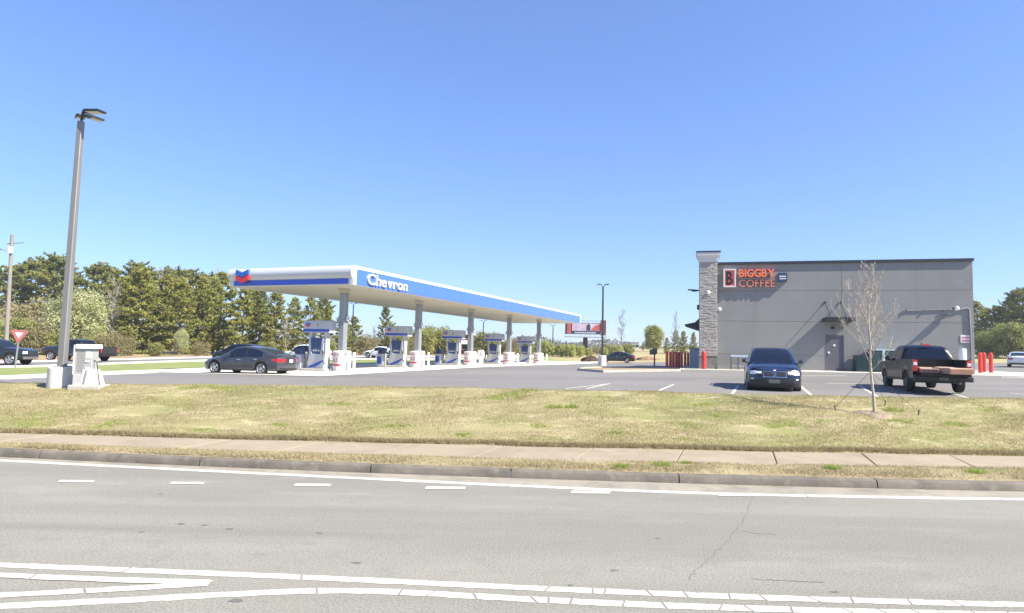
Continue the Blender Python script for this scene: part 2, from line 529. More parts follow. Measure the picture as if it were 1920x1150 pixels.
# verge between kerb and pavement
kb = lambda x: c_kface(x) + .19
vx = np.arange(-60, 60, .4)
rows = []
for x in vx:
    y0, y1 = float(kb(x)), float(c_swn(x)) + .06
    rows.append([(x, y0 + (y1 - y0) * k / 6, (.15, .175, .19, .2, .21, .205, .19)[k] + (random.uniform(-.012, .012) if 0 < k < 6 else 0)) for k in range(7)])
verge = MB().grid(rows).build('verge', verge_m, smooth=80); verge['kind'] = 'structure'

# pavement: slabs with open joints; the joints run square to the parking aisles
side = empty('sidewalk'); side['kind'] = 'structure'
JA = math.tan(R_(20))
base_j = [on_z(p, q, Z_SW) for p, q in ((1460, 861),)][0]
sstep = on_z(1635, 863, Z_SW).x - base_j.x
def joint(x0, c):
    # joint line through (x0, mid) with slope JA
    ymid = float((c_swn(x0) + c_swf(x0)) / 2)
    x = x0
    for _ in range(6):
        y = float(c(x)); x = x0 + (y - ymid) * JA
    return x, float(c(x))
for k in range(-16, 12):
    a = base_j.x + k * sstep; b = a + sstep
    (xa, ya), (xb, yb) = joint(a + .012, c_swn), joint(b - .012, c_swn)
    (xc, yc), (xd, yd) = joint(b - .012, c_swf), joint(a + .012, c_swf)
    zt = Z_SW + random.uniform(-.004, .004)
    mb = MB()
    lo = [(xa, ya), (xb, yb), (xc, yc + .05), (xd, yd + .05)]
    i = .012
    hi = [(xa + i, ya + i), (xb - i, yb + i), (xc - i, yc + .05 - i), (xd + i, yd + .05 - i)]
    mb.rings([[(*p, -.05) for p in lo], [(*p, zt - .01) for p in lo], [(*p, zt) for p in hi]])
    mb.build('slab', walk_m, side)
jb = strip('sidewalk_bed', XS, lambda x: c_swn(x) + .02, lambda x: c_swf(x) + .02, Z_SW - .035, Z_SW - .035, mat('joint_dirt', (.17, .14, .1), .95), parent=side)

# grass bank from the pavement up to the car park
bx = np.concatenate([np.arange(-70, -22, 2.0), np.arange(-22, 24, .3), np.arange(24, 71, 2.0)])
X = np.repeat(bx[:, None], 30, 1)
S = np.linspace(0, 1, 30)[None, :] ** 1.3
Yb = c_swf(bx)[:, None] + .035 + (lot_edge(bx) + .5 - c_swf(bx) - .035)[:, None] * S
Zb = bank_arr(X, Yb)
def lump(x, y):
    return .035 * np.sin(x * 1.7 + y * .9) * np.sin(y * 1.3 - x * .4) + .02 * np.sin(x * 4.1 - y * 2.2) * np.sin(y * 3.7 + 1)
Zb = Zb + lump(X, Yb) * np.clip(S * 4, 0.15, 1) * np.clip((1 - S) * 6, 0, 1) + np.random.uniform(-.008, .008, Zb.shape)
Zb[:, 0] = Z_SW - .02
Zb[:, 1] = np.maximum(Zb[:, 1], Z_SW + .02 + np.random.uniform(0, .03, len(bx)))
bank = MB().grid([[(X[i, j], Yb[i, j], Zb[i, j]) for j in range(30)] for i in range(len(bx))]).build('grass_bank', straw_m, smooth=80)
bank['kind'] = 'structure'

# terrain sheet beyond
gx = np.concatenate([np.linspace(-1500, -160, 22), np.linspace(-150, 150, 121), np.linspace(160, 1500, 22)])
gy = np.concatenate([np.linspace(0, 100, 61), np.linspace(105, 300, 30), np.linspace(320, 2600, 28)])
rows = []
e_ = lot_edge(gx)
for j, t in enumerate(gy):
    yy = e_ + .1 + t
    xx = np.clip(gx, -230, 230); yc = np.minimum(yy, 420)
    z = ground_arr(xx, yc) + np.maximum(yy - 420, 0) * .0015
    rows.append([(gx[i], yy[i], z[i]) for i in range(len(gx))])
ground = MB().grid(rows).build('ground', field_m, smooth=80); ground['kind'] = 'structure'

# car park asphalt
_ff = [gp(p, q) for p, q in ((0, 713), (80, 709), (250, 702), (385, 695), (690, 688), (1025, 682), (1120, 681))]
_fx = np.array([-90] + [v.x for v in _ff] + [20, 30, 50, 120]); _fy = np.array([_ff[0].y] + [v.y for v in _ff] + [88, 80, 75, 74])
lot_far = lambda x: np.interp(x, _fx, _fy)
lx = np.concatenate([np.arange(-90, -30, 3), np.arange(-30, 60, 1.0), np.arange(60, 121, 4)])
rows = []
for x in lx:
    y0, y1 = float(lot_edge(x)) + .1, float(lot_far(x))
    ys = np.linspace(y0, y1, 46)
    z = ground_arr(np.full(46, x), ys) + .035
    rows.append([(x, ys[i], z[i]) for i in range(46)])
lot = MB().grid(rows).build('car_park', asphalt_lot, smooth=80); lot['kind'] = 'structure'

def drape(pts, n=24, off=.05):
    """resample a ground polyline and lift it onto the terrain"""
    pts = [Vector((p[0], p[1], 0)) for p in pts]
    L = [0]
    for a, b in zip(pts[:-1], pts[1:]): L.append(L[-1] + (b - a).length)
    t = np.linspace(0, L[-1], n)
    xs = np.interp(t, L, [p.x for p in pts]); ys = np.interp(t, L, [p.y for p in pts])
    z = ground_arr(xs, ys) + off
    return [Vector((xs[i], ys[i], z[i])) for i in range(n)]

def ribbon(name, pts, w, h, off, material, n=24, kind='structure', parent=None):
    """a raised or flat band along a ground line (kerbs, painted lines)"""
    c = drape(pts, n, off); rows = []
    for i in range(n):
        t = (c[min(i + 1, n - 1)] - c[max(i - 1, 0)]); t.z = 0; t.normalize()
        s = Vector((-t.y, t.x, 0)) * (w / 2)
        if h > 0:
            rows.append([c[i] - s - Vector((0, 0, .15)), c[i] - s + Vector((0, 0, h - .02)), c[i] - s * .85 + Vector((0, 0, h)), c[i] + s * .85 + Vector((0, 0, h)), c[i] + s + Vector((0, 0, h - .02)), c[i] + s - Vector((0, 0, .15))])
        else:
            rows.append([c[i] - s, c[i] + s])
    o = MB().grid(rows).build(name, material, parent)
    if kind and parent is None: o['kind'] = kind
    return o

def patch(name, pts, top, material, thick=.3, kind='structure', edge=None, edge_w=.16):
    """a raised flat area (island, walkway) following the terrain, with side faces"""
    n = len(pts)
    bm = bmesh.new()
    vs = [bm.verts.new((p[0], p[1], 0)) for p in pts]
    f = bm.faces.new(vs)
    bmesh.ops.triangulate(bm, faces=[f])
    bmesh.ops.subdivide_edges(bm, edges=[e for e in bm.edges if e.calc_length() > 5], cuts=2, use_grid_fill=True)
    bmesh.ops.triangulate(bm, faces=bm.faces)
    r = bmesh.ops.extrude_face_region(bm, geom=list(bm.faces))
    up = [g for g in r['geom'] if isinstance(g, bmesh.types.BMVert)]
    ups = set(up)
    for v in bm.verts:
        v.co.z = lot_z(v.co.x, v.co.y) + (top if v in ups else top - thick)
    bmesh.ops.recalc_face_normals(bm, faces=bm.faces)
    me = bpy.data.meshes.new(name); bm.to_mesh(me); bm.free()
    o = link(name, me, material)
    if kind: o['kind'] = kind
    return o

# --- canopy frame of reference
AZ_C = R_(21.5)
ax = Vector((math.sin(AZ_C), math.cos(AZ_C), 0)); cx = Vector((math.cos(AZ_C), -math.sin(AZ_C), 0))
SOFF = 5.95
PR = on_z(662, 533, SOFF); PR.z = 0
def solve(fn, target, a, b):
    for _ in range(60):
        m = (a + b) / 2
        if (fn(m) - target) * (fn(a) - target) <= 0: b = m
        else: a = m
    return (a + b) / 2
CW = solve(lambda w: proj(PR - cx * w + Vector((0, 0, SOFF)))[0], 432, 2, 20)
CL = solve(lambda l: proj(PR + ax * l + Vector((0, 0, SOFF)))[0], 1088, 10, 90)
def can(u, v):
    """canopy plan: u across from the right edge (negative = left), v along from the near end"""
    return PR + cx * u + ax * v

# fuelling slab: concrete bays with joints
pad = empty('fuelling_slab'); pad['kind'] = 'structure'
padm = ground_mat('slab_concrete', [((.6, .57, .5), 0, 0, 1), ((.5, .475, .42), .35, .45, .68), ((.66, .625, .55), 1.2, .5, .8)], rough=.85, bump=.15, bscale=50, fine=50, finevar=.08)
nu, nv = 4, 14
us = np.linspace(-CW - 3.5, 1.9, nu + 1); vsn = np.linspace(-5.0, CL + 5.5, nv + 1)
for i in range(nu):
    for j in range(nv):
        rows = []
        for uu in np.linspace(us[i] + .012, us[i + 1] - .012, 3):
            r = []
            for vv in np.linspace(vsn[j] + .012, vsn[j + 1] - .012, 3):
                p = can(uu, vv); r.append((p.x, p.y, lot_z(p.x, p.y) + .055))
            rows.append(r)
        MB().grid(rows).build('slab', padm, pad)

# --- building frame of reference
AZ_B = R_(16.3)
bxv = Vector((math.cos(AZ_B), -math.sin(AZ_B), 0)); byv = Vector((math.sin(AZ_B), math.cos(AZ_B), 0))
B0 = at(1345, 692, 42.0); BZ = B0.z; B0.z = 0
def wall_pt(px, py, out=0.0):
    """photo point -> (x along wall, z) on the wall plane pushed out by `out` metres"""
    r = ray(px, py); n = -byv
    t = ((B0 + n * out) - EYE).dot(n) / r.dot(n)
    p = EYE + r * t
    return (p - B0).dot(bxv), p.z
def bw(x, y):
    return B0 + bxv * x + byv * y
BW = wall_pt(1826, 600)[0]
BTOP = wall_pt(1345, 493)[1]

# walkway round the building with its kerb, and the planted island in front
pw = [bw(-2.2, -2.6), bw(BW + .3, -2.6), bw(BW + 2.6, -2.3), bw(BW + 5.2, -1.0), bw(BW + 5.6, 1.2), bw(BW + 4, 6), bw(BW + 3, 20), bw(-2.2, 20)]
walkway = patch('walkway', [(p.x, p.y) for p in pw], .16, mat('walkway_concrete', (.5, .465, .39), .85, var=.09, scale=1.2, bump=.15, bscale=30), .35)
tip = gp(1085, 696); a1 = gp(1130, 700); a2 = gp(1240, 701)
pi = [(tip.x, tip.y), (a1.x, a1.y)] + [tuple(bw(-2.25, -2.62))[:2], tuple(bw(-2.25, .3))[:2]]
b1 = gp(1180, 691.5); b2 = gp(1100, 693)
pi += [(b1.x, b1.y), (b2.x, b2.y)]
mulch_m = ground_mat('mulch', [((.3, .22, .14), 0, 0, 1), ((.2, .13, .08), 1.5, .45, .65), ((.4, .33, .2), .8, .55, .75)], rough=.95, bump=.9, bscale=12, fine=30, finevar=.3)
island = patch('planting_island', pi, .11, mulch_m, .3)
ribbon('island_kerb', pi + [pi[0]], .18, .15, .02, CONC, 60)

# kerbs and lawn strips on the far side of the car park, and the side road
fk = [(v.x, v.y + .1) for v in _ff]
fk = [(-60, _ff[0].y - .3)] + fk
ribbon('far_kerb', fk, .55, .13, .03, CONCW, 60)
lawn_m = ground_mat('green_lawn', [((.2, .235, .075), 0, 0, 1), ((.27, .27, .1), .2, .45, .7), ((.15, .19, .055), .5, .5, .75)], rough=.95, bump=.7, bscale=12, fine=25, finevar=.25)
def band(name, lo, hi, off, material, n=40):
    A = drape(lo, n, off); B = drape(hi, n, off); rows = []
    for k in range(n):
        r = []
        for s in np.linspace(0, 1, 7):
            p = A[k].lerp(B[k], s); r.append((p.x, p.y, lot_z(p.x, p.y) + off))
        rows.append(r)
    o = MB().grid(rows).build(name, material, None, smooth=80); o['kind'] = 'structure'
    return o
g2 = lambda l: [tuple(gp(p, q))[:2] for p, q in l]
rd_near = g2([(0, 690.5), (80, 688.5), (250, 682), (385, 677.5), (690, 674.5), (1000, 671)])
rd_far = g2([(0, 681), (80, 679.5), (250, 675), (385, 671.5), (690, 669.5), (1000, 668)])
ext = lambda l: [(l[0][0] - 60, l[0][1] - 12)] + l
band('lawn_strip', fk, ext(rd_near), .02, lawn_m)
band('side_road', ext(rd_near), ext(rd_far), .045, asphalt_lot)
earth = ground_mat('red_earth', [((.3, .19, .12), 0, 0, 1), ((.34, .26, .15), .12, .45, .65), ((.24, .135, .085), .3, .52, .7)], .95, .7, 5, 10, .25)
band('bare_earth', [(a, b_ + .3) for a, b_ in ext(rd_far)], [(a - 2, b_ + 16) for a, b_ in ext(rd_far)], .03, earth)
ribbon('side_road_kerb', ext(rd_near), .5, .08, .05, CONCW, 60)
ribbon('side_road_far_kerb', ext(rd_far), .7, .1, .05, CONCW, 60)

# ------------------------------------------------------------------ painted marks on the street (parts of the road)
def smooth_pts(pts, z=0):
    P = [on_z(a, b, z) for a, b in pts]
    return P

def seg_quad(mb, c, ta, tb, w, z, skew_a=0, skew_b=0):
    pass

class Path:
    def __init__(s, pts):
        from mathutils import geometry
        P = [on_z(a, b, 0) for a, b in pts]
        xs = np.array([p.x for p in P]); ys = np.array([p.y for p in P])
        t = np.concatenate([[0], np.cumsum(np.hypot(np.diff(xs), np.diff(ys)))])
        T = np.linspace(0, t[-1], 200)
        x = np.interp(T, t, xs); y = np.interp(T, t, ys)
        k = np.ones(25) / 25
        pad_ = lambda a: np.convolve(np.concatenate([a[0] + (a[0] - a[1:13][::-1]) , a, a[-1] + (a[-1] - a[-13:-1][::-1])]), k, 'valid')
        s.x, s.y, s.T = pad_(x), pad_(y), T
        s.L = t[-1]
    def p(s, t):
        return np.interp(t, s.T, s.x), np.interp(t, s.T, s.y)
    def n(s, t):
        a = s.p(max(t - .1, 0)); b = s.p(min(t + .1, s.L))
        d = Vector((b[0] - a[0], b[1] - a[1])).normalized()
        return Vector((-d.y, d.x))

def lay(path, w, gaps, name, z=.004, t0=0, t1=None, skew=.25):
    """paint laid along a path; cracked through at the given distances"""
    t1 = path.L if t1 is None else t1
    cuts = [t0] + sorted(g for g in gaps if t0 < g < t1) + [t1]
    cuts = [c for i, c in enumerate(cuts) if i in (0, len(cuts) - 1) or (c - cuts[i - 1] > .12 and t1 - c > .12)]
    sk = [0] + [random.uniform(-skew, skew) * w * 2 for _ in cuts[1:-1]] + [0]
    for i in range(len(cuts) - 1):
        a, b = cuts[i] + (.011 if i else 0), cuts[i + 1] - (.011 if i < len(cuts) - 2 else 0)
        m = max(3, int((b - a) / .09) + 1)
        rows = []
        for k in range(m):
            f = k / (m - 1)
            t = a + (b - a) * f
            shift = sk[i] * (1 - f) + sk[i + 1] * f
            r = []
            for e in (-.5, .5):
                tt = min(max(t + shift * e, 0), path.L)
                px, py = path.p(tt); n = path.n(tt)
                ww = w * (1 + random.uniform(-.13, .1))
                r.append((px + n.x * ww * e, py + n.y * ww * e, z))
            rows.append(r)
        MB().grid(rows).build(name, paint_m, road)

def gapset(a, b, lo, hi):
    t = a; out = []
    while t < b:
        t += random.uniform(lo, hi); out.append(t)
    return out
edge_line = Path([(-700, 822), (-350, 843), (0, 864), (480, 888), (960, 911), (1277, 925), (1648, 933), (1920, 937), (2200, 939)])
lay(edge_line, .2, gapset(0, 60, 4, 9), 'edge_line')
dl1 = Path([(-500, 1041), (0, 1060), (400, 1076), (700, 1089), (960, 1102), (1280, 1116), (1600, 1127), (1920, 1135), (2300, 1142)])
tR = solve(lambda t: proj((*dl1.p(t), 0))[0], 960, 0, dl1.L)
lay(dl1, .15, gapset(0, tR, 1.2, 3.2) + gapset(tR, 40, .3, .62), 'centre_line')
dl2 = Path([(-500, 1160), (0, 1137.5), (270, 1124.5), (480, 1112), (590, 1106), (700, 1107.5), (960, 1123), (1230, 1136), (1460, 1143.5), (1660, 1149), (2100, 1158)])
tR2 = solve(lambda t: proj((*dl2.p(t), 0))[0], 700, 0, dl2.L)
lay(dl2, .15, gapset(0, tR2, 1.2, 3.2) + gapset(tR2, 40, .25, .6), 'centre_line')
va = Path([(-500, 1059), (0, 1080), (200, 1088), (395, 1093.5)])
lay(va, .14, gapset(0, 30, 1.2, 3), 'island_line', z=.0085)
vb = Path([(-500, 1141), (0, 1117.5), (200, 1106.5), (392, 1095.5)])
lay(vb, .14, gapset(0, 30, 1.2, 3), 'island_line', z=.006)
for (xa, xb, y, th) in ((112, 178, 903, 4), (322, 384, 906.5, 4), (554, 622, 910, 4.5), (800, 874, 915.5, 4.5), (1073, 1146, 923.5, 5), (1350, 1424, 928.5, 5)):
    a = on_z(xa, y - th / 2, 0); b = on_z(xb, y - th / 2 + .6, 0); c = on_z(xb - 4, y + th / 2 + .6, 0); d = on_z(xa - 4, y + th / 2, 0)
    MB().add([(p.x, p.y, .0085) for p in (d, c, b, a)], [(0, 1, 2, 3)]).build('dash', paint_m, road)
# a long crack and tar smears
tar = mat('tar', (.125, .12, .108), .8)
def crack(pts, w):
    P = [on_z(a, b, 0) for a, b in pts]; rows = []
    Q = []
    for a, b in zip(P[:-1], P[1:]):
        for k in range(10):
            Q.append(a.lerp(b, k / 10) + Vector((random.uniform(-.025, .025), random.uniform(-.02, .02), 0)))
    for i, q in enumerate(Q):
        t = (Q[min(i + 1, len(Q) - 1)] - Q[max(i - 1, 0)]).normalized()
        s = Vector((-t.y, t.x, 0)) * w * random.uniform(.2, 1)
        rows.append([(q.x - s.x, q.y - s.y, .003), (q.x + s.x, q.y + s.y, .003)])
    MB().grid(rows).build('crack', tar, road)
crack([(1412, 930), (1398, 965), (1384, 990), (1350, 1030), (1310, 1066), (1285, 1092)], .0045)
crack([(1385, 996), (1420, 1001), (1458, 1002)], .008)
crack([(1412, 1086), (1480, 1090), (1550, 1093)], .012)
for (px, py, w, h) in ((440, 1127, .13, .07), (1150, 1070, .1, .05), (668, 1056, .1, .05), (340, 983, .09, .05), (430, 992, .12, .04), (300, 927, .08, .05), (600, 1000, .08, .04), (1233, 1010, .08, .04), (1070, 1098, .06, .04), (1565, 1110, .1, .04), (265, 998, .07, .04), (385, 985, .08, .05)):
    c = on_z(px, py, 0); n = 9
    w *= .6; h *= .7
    MB().add([(c.x + w * math.cos(k / n * 6.283) * random.uniform(.4, 1.3), c.y + h * math.sin(k / n * 6.283) * random.uniform(.6, 1.3), .003) for k in range(n)], [tuple(range(n))]).build('tar_spot', tar, road)

# parking bay lines
def lot_line(a, b, w=.11, name='bay_line'):
    A, B = gp(*a), gp(*b)
    ribbon(name, [(A.x, A.y), (B.x, B.y)], w, 0, .041, paint_m, 10, parent=lot)
lot_line((1060, 731), (1145, 721.5)); lot_line((1100, 731), (1143, 721.8))
lot_line((1236, 735), (1263, 723)); lot_line((1372, 742), (1384, 725)); lot_line((1522, 744), (1496, 722)); lot_line((1648, 748), (1610, 724))
lot_line((1548, 721.3), (1612, 721.3), .18, 'stop_bar'); lot_line((1502, 706.3), (1586, 706.3), .3, 'stop_bar')
lot_line((1894, 739), (1935, 744)); lot_line((1825, 752), (1780, 738))
# ================================================================== FUEL CANOPY
def vee(x, z, w, h, drop):
    """one chevron bar: outline in x-z, top left at (x, z)"""
    return [(x, z), (x + w / 2, z - drop), (x + w, z), (x + w, z - h), (x + w / 2, z - h - drop), (x, z - h)]

def emblem(parent, x, z, w, y, t, name='emblem_bar'):
    h = w * .30; d = w * .2
    MB().prism(vee(x, z, w, h, d), 'y', y - t, y).build(name, mat('emblem_blue', (.02, .12, .5), .35), parent)
    MB().prism(vee(x, z - h * 1.18, w, h, d), 'y', y - t, y).build(name, mat('emblem_red', (.62, .03, .035), .35), parent)

czg = lot_z(*tuple(can(-CW / 2, CL / 2))[:2])
canopy = empty('fuel_canopy', can(0, 0), -AZ_C, 'long white and blue flat canopy on grey columns over the fuel pumps', 'canopy')
canopy.location.z = 0
FT = SOFF + 1.08
MB().box(-CW + .2, -.2, .2, CL - .2, SOFF + .05, FT - .12).build('roof_deck', WHITE, canopy)
sof = mat('soffit', (.47, .435, .36), .55, var=.03, scale=1)
# soffit: long metal deck pans with open ribs
npan = 22
for k in range(npan):
    a = -CW + .12 + (CW - .24) * k / npan; b = -CW + .12 + (CW - .24) * (k + 1) / npan
    MB().box(a + .006, b - .006, .12, CL - .12, SOFF, SOFF + .045).build('deck_pan', sof, canopy)
# fascia: rounded (bull-nosed) white face on the near end, flat faces on the long sides
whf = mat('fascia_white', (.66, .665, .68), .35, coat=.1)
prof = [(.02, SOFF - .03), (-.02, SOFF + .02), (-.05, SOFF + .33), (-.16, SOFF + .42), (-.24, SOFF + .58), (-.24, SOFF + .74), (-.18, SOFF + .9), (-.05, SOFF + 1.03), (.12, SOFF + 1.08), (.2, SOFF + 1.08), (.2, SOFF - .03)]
whe = mat('end_fascia_white_shaded', (.5, .505, .53), .35, coat=.1)  # darker copy of the fascia white: the near end's shade put into its colour
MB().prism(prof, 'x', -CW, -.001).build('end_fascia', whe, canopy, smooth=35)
MB().prism([(CL - y, z) for y, z in prof], 'x', -CW, -.001).build('end_fascia', whf, canopy, smooth=35)
MB().prism([(-CW + .02, SOFF - .03), (-CW, SOFF - .03), (-CW, FT), (-CW + .15, FT), (-CW + .15, SOFF - .03)], 'y', .2, CL - .2).build('side_fascia', whf, canopy)
pr2 = [(-.15, SOFF - .03), (.0, SOFF - .03), (.03, SOFF + .02), (.03, FT - .16), (.0, FT - .04), (-.06, FT), (-.15, FT)]
MB().prism(pr2, 'y', -.05, CL + .05).build('side_fascia', whf, canopy, smooth=35)
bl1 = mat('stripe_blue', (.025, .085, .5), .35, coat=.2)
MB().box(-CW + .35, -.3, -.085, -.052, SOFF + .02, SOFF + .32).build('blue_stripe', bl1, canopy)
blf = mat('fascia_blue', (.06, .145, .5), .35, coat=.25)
npn = 12
for k in range(npn):
    a = .28 + (CL - .56) * k / npn; b = .28 + (CL - .56) * (k + 1) / npn
    MB().box(.031, .055, a + .004, b - .004, SOFF + .0, FT - .2).build('fascia_panel', blf, canopy)
# near end emblem
exl = -CW + .72
emblem(canopy, exl, SOFF + .98, .95, -.2, .16)
# lettering along the blue fascia (reads from the right-hand side)
word = empty('canopy_word', (0, 0, 0)); word.parent = canopy; word.rotation_euler = (0, 0, R_(90))
word['label'] = 'white raised canopy lettering'
wh_l = mat('letter_white', (.62, .62, .62), .35)
letters('Chevron', 4.4, .62, .12, wh_l, word, 1.2, -.057, SOFF + .13, bold=.008, gap=.085)
colm = mat('column_grey', (.27, .285, .3), .4, .3, var=.05, scale=2)
COLS = []
c1 = at(640, 698, 38.6)
r1 = c1 - can(0, 0); u1 = r1.dot(cx); v1 = r1.dot(ax)
SP = solve(lambda s: proj(can(u1, v1 + 4 * s) + Vector((0, 0, 3)))[0], 1010, 4, 14)
for k in range(5):
    v = v1 + SP * k
    p = can(u1, v); z = lot_z(p.x, p.y)
    COLS.append((u1, v, p, z))
    col = MB().bev(u1 - .2, u1 + .2, v - .2, v + .2, z - .1, SOFF - .28, .03).build('column', colm, canopy)
    MB().box(u1 - .24, u1 + .24, v - .24, v + .24, SOFF - .28, SOFF - .002).build('column_cap', sof, col)
    for s in (-1, 1):
        MB().bev(u1 + s * .28 - .07, u1 + s * .28 + .07, v - .1, v + .1, SOFF - 1.95, SOFF - 1.65, .03).build('speaker_box', LGREY, col)

drum_m = mat('drum_white', (.72, .7, .68), .45, var=.04, scale=3)
print_m = mat('poster_print', (.6, .56, .56), .5, col2=(.75, .7, .7), scale=14)
redband = mat('poster_red', (.5, .06, .07), .5)
ink = mat('poster_ink', (.2, .06, .09), .5, col2=(.55, .4, .42), scale=9)
for k, (u, v, p, z) in enumerate(COLS):
    where = ('nearest the parked grey saloon', 'second from the parked saloon', 'in the middle of the row', 'fourth from the parked saloon', 'farthest under the canopy')[k]
    d = empty('column_drum', (p.x, p.y, z + .05), -AZ_C, 'white poster covered drum round the canopy column ' + where, 'column guard', 'drums round the canopy columns')
    MB().lathe([(.52, 0), (.54, .02), (.54, 1.16), (.5, 1.2), (.3, 1.2)], 28).build('shell', drum_m, d, smooth=40)
    def arc(a0, a1, z0, z1, r, name, m):
        rows = []
        for t in np.linspace(R_(a0), R_(a1), 10):
            rows.append([(r * math.cos(t), r * math.sin(t), z0), (r * math.cos(t), r * math.sin(t), z1)])
        return MB().grid(rows).build(name, m, d, smooth=60)
    po = arc(215, 300, .28, 1.12, .545, 'poster', print_m)
    arc(219, 296, .3, .42, .549, 'poster_band', redband)
    for q in range(4):
        a0 = 222 + 17 * q; arc(a0, a0 + random.uniform(8, 14), .86, 1.06, .549, 'poster_figure', ink)
    for q in range(3):
        a0 = 224 + 22 * q; arc(a0, a0 + random.uniform(10, 16), .5, .76 + random.uniform(-.05, .05), .549, 'poster_figure', ink)
    arc(310, 340, .9, 1.12, .549, 'sticker', ink)

# ------------------------------------------------------------------ dispensers
dark_s = mat('dispenser_screen', (.03, .05, .1), .25, spec=.6)
navy = mat('dispenser_navy', (.025, .06, .2), .4)
wave_b = mat('wave_blue', (.02, .06, .4), .35)
body_w = mat('dispenser_white', (.42, .435, .46), .4)
def make_dispenser(loc, label, num):
    t = empty('fuel_dispenser', loc, -AZ_C, label, 'fuel pump', 'fuel dispensers under the canopy')
    MB().bev(-.95, .95, -.55, .55, -.12, .13, .05).build('plinth', CONC, t)
    MB().bev(-.58, .62, -.28, .28, .13, 1.0, .02).build('lower_cabinet', body_w, t)
    # blue wave on the lower door
    n = 14; up = []; dn = []
    for k in range(n + 1):
        x = -.5 + 1.06 * k / n; s = k / n
        zc = .22 + .4 * (s ** 1.6)
        wv = .045 + .05 * math.sin(math.pi * s)
        up.append((x, zc + wv)); dn.append((x, zc - wv))
    for k in range(1):
        rows = [[(up[i][0], -.288, up[i][1]), (dn[i][0], -.288, dn[i][1])] for i in range(n + 1)]
        MB().grid(rows).build('wave_stripe', wave_b, t)
    hd = MB().bev(-.42, .46, -.24, .24, 1.0, 1.95, .04).build('display_head', navy, t)
    MB().box(-.2, .14, -.262, -.244, 1.5, 1.82).build('screen', dark_s, hd)
    MB().box(-.3, .3, -.258, -.244, 1.08, 1.4).build('keypad_panel', mat('keypad', (.05, .075, .15), .4), hd)
    for q in range(3):
        MB().box(-.25 + q * .19, -.1 + q * .19, -.266, -.259, 1.15, 1.25).build('grade_button', mat('button_grey', (.4, .42, .46), .4), hd)
    for sx, x in ((-1, -.5), (1, .56)):
        MB().bev(x - .09, x + .09, -.2, .2, .13, 2.3, .02).build('post', body_w, t)
    MB().prism([(-.52, 1.0), (-.3, 1.0), (-.42, 1.95), (-.52, 1.95)], 'y', -.3, -.245).build('side_trim', body_w, t)
    MB().prism([(.56, 1.0), (.34, 1.0), (.46, 1.95), (.56, 1.95)], 'y', -.3, -.245).build('side_trim', body_w, t)
    top = MB().bev(-.98, 1.0, -.33, .33, 2.26, 3.0, .06).build('topper_sign', mat('topper_white', (.4, .415, .44), .4), t)
    MB().box(-.93, .7, -.345, -.331, 2.32, 2.47).build('topper_stripe', wave_b, top)
    MB().box(.74, .94, -.345, -.331, 2.32, 2.47).build('topper_stripe', wave_b, top)
    emblem(top, -.76, 2.87, .32, -.331, .02)
    me = text_mesh(str(num), .34, .01, .01)
    o = link('pump_number', me, mat('number_grey', (.25, .26, .28), .5), top); o.rotation_euler = (R_(90), 0, 0); o.location = (.02, -.34, 2.6)
    for s in (-1, 1):
        hx = s * .68 + .02
        hs = MB().tube([(hx * .8, -.2, 1.9), (hx, -.34, 1.75), (hx * 1.08, -.38, .9), (hx, -.36, .4), (hx * .86, -.33, .55), (hx * .8, -.3, 1.1)], .022, 6).build('hose', BLACKP, t, smooth=60)
        MB().tube([(hx * .8, -.3, 1.02), (hx * .8, -.36, 1.2), (hx * .8, -.42, 1.12)], .04, 6).build('nozzle', mat('nozzle_black', (.02, .02, .02), .5), t)
    return t
DIS = []
d1 = at(596, 698, 38.6)
rr = d1 - can(0, 0); ud = rr.dot(cx); vd = rr.dot(ax)
SD = solve(lambda s: proj(can(ud, vd + 4 * s) + Vector((0, 0, 2.4)))[0], 985, 4, 14)
for k in range(5):
    p = can(ud, vd + SD * k); z = lot_z(p.x, p.y) + .06
    DIS.append(p)
    lab = ('white and blue fuel dispenser right behind the parked grey saloon', 'second fuel dispenser from the grey saloon, blue bin at its left',
           'middle one of the five fuel dispensers under the canopy', 'fourth fuel dispenser from the grey saloon, beside the paddle sign', 'farthest fuel dispenser at the far end of the canopy')[k]
    make_dispenser((p.x, p.y, z), lab, 2 * k + 1)

# service bins left of the pumps
binm = mat('bin_white', (.42, .435, .46), .45)
def service_bin(loc, label):
    t = empty('service_bin', loc, -AZ_C, label, 'bin', 'windscreen service bins')
    MB().bev(-.3, .3, -.3, .3, 0, .98, .04).build('cabinet', binm, t)
    MB().box(-.2, .12, -.31, -.301, .25, .78).build('front_panel', wave_b, t)
    MB().bev(-.26, .26, -.26, .26, .98, 1.34, .1).build('hood', navy, t)
    MB().box(-.18, .18, -.275, -.262, 1.02, 1.2).build('opening', BLACKP, t)
for k, lab in ((0, 'squat service bin partly hidden behind the boot of the grey saloon'), (1, 'service bin with blue front left of the second fuel dispenser'), (2, 'service bin with blue front left of the middle fuel dispenser'), (3, 'service bin left of the fourth fuel dispenser')):
    p = can(ud - 1.28, vd + SD * k - .1)
    service_bin((p.x, p.y, lot_z(p.x, p.y) + .055), lab)

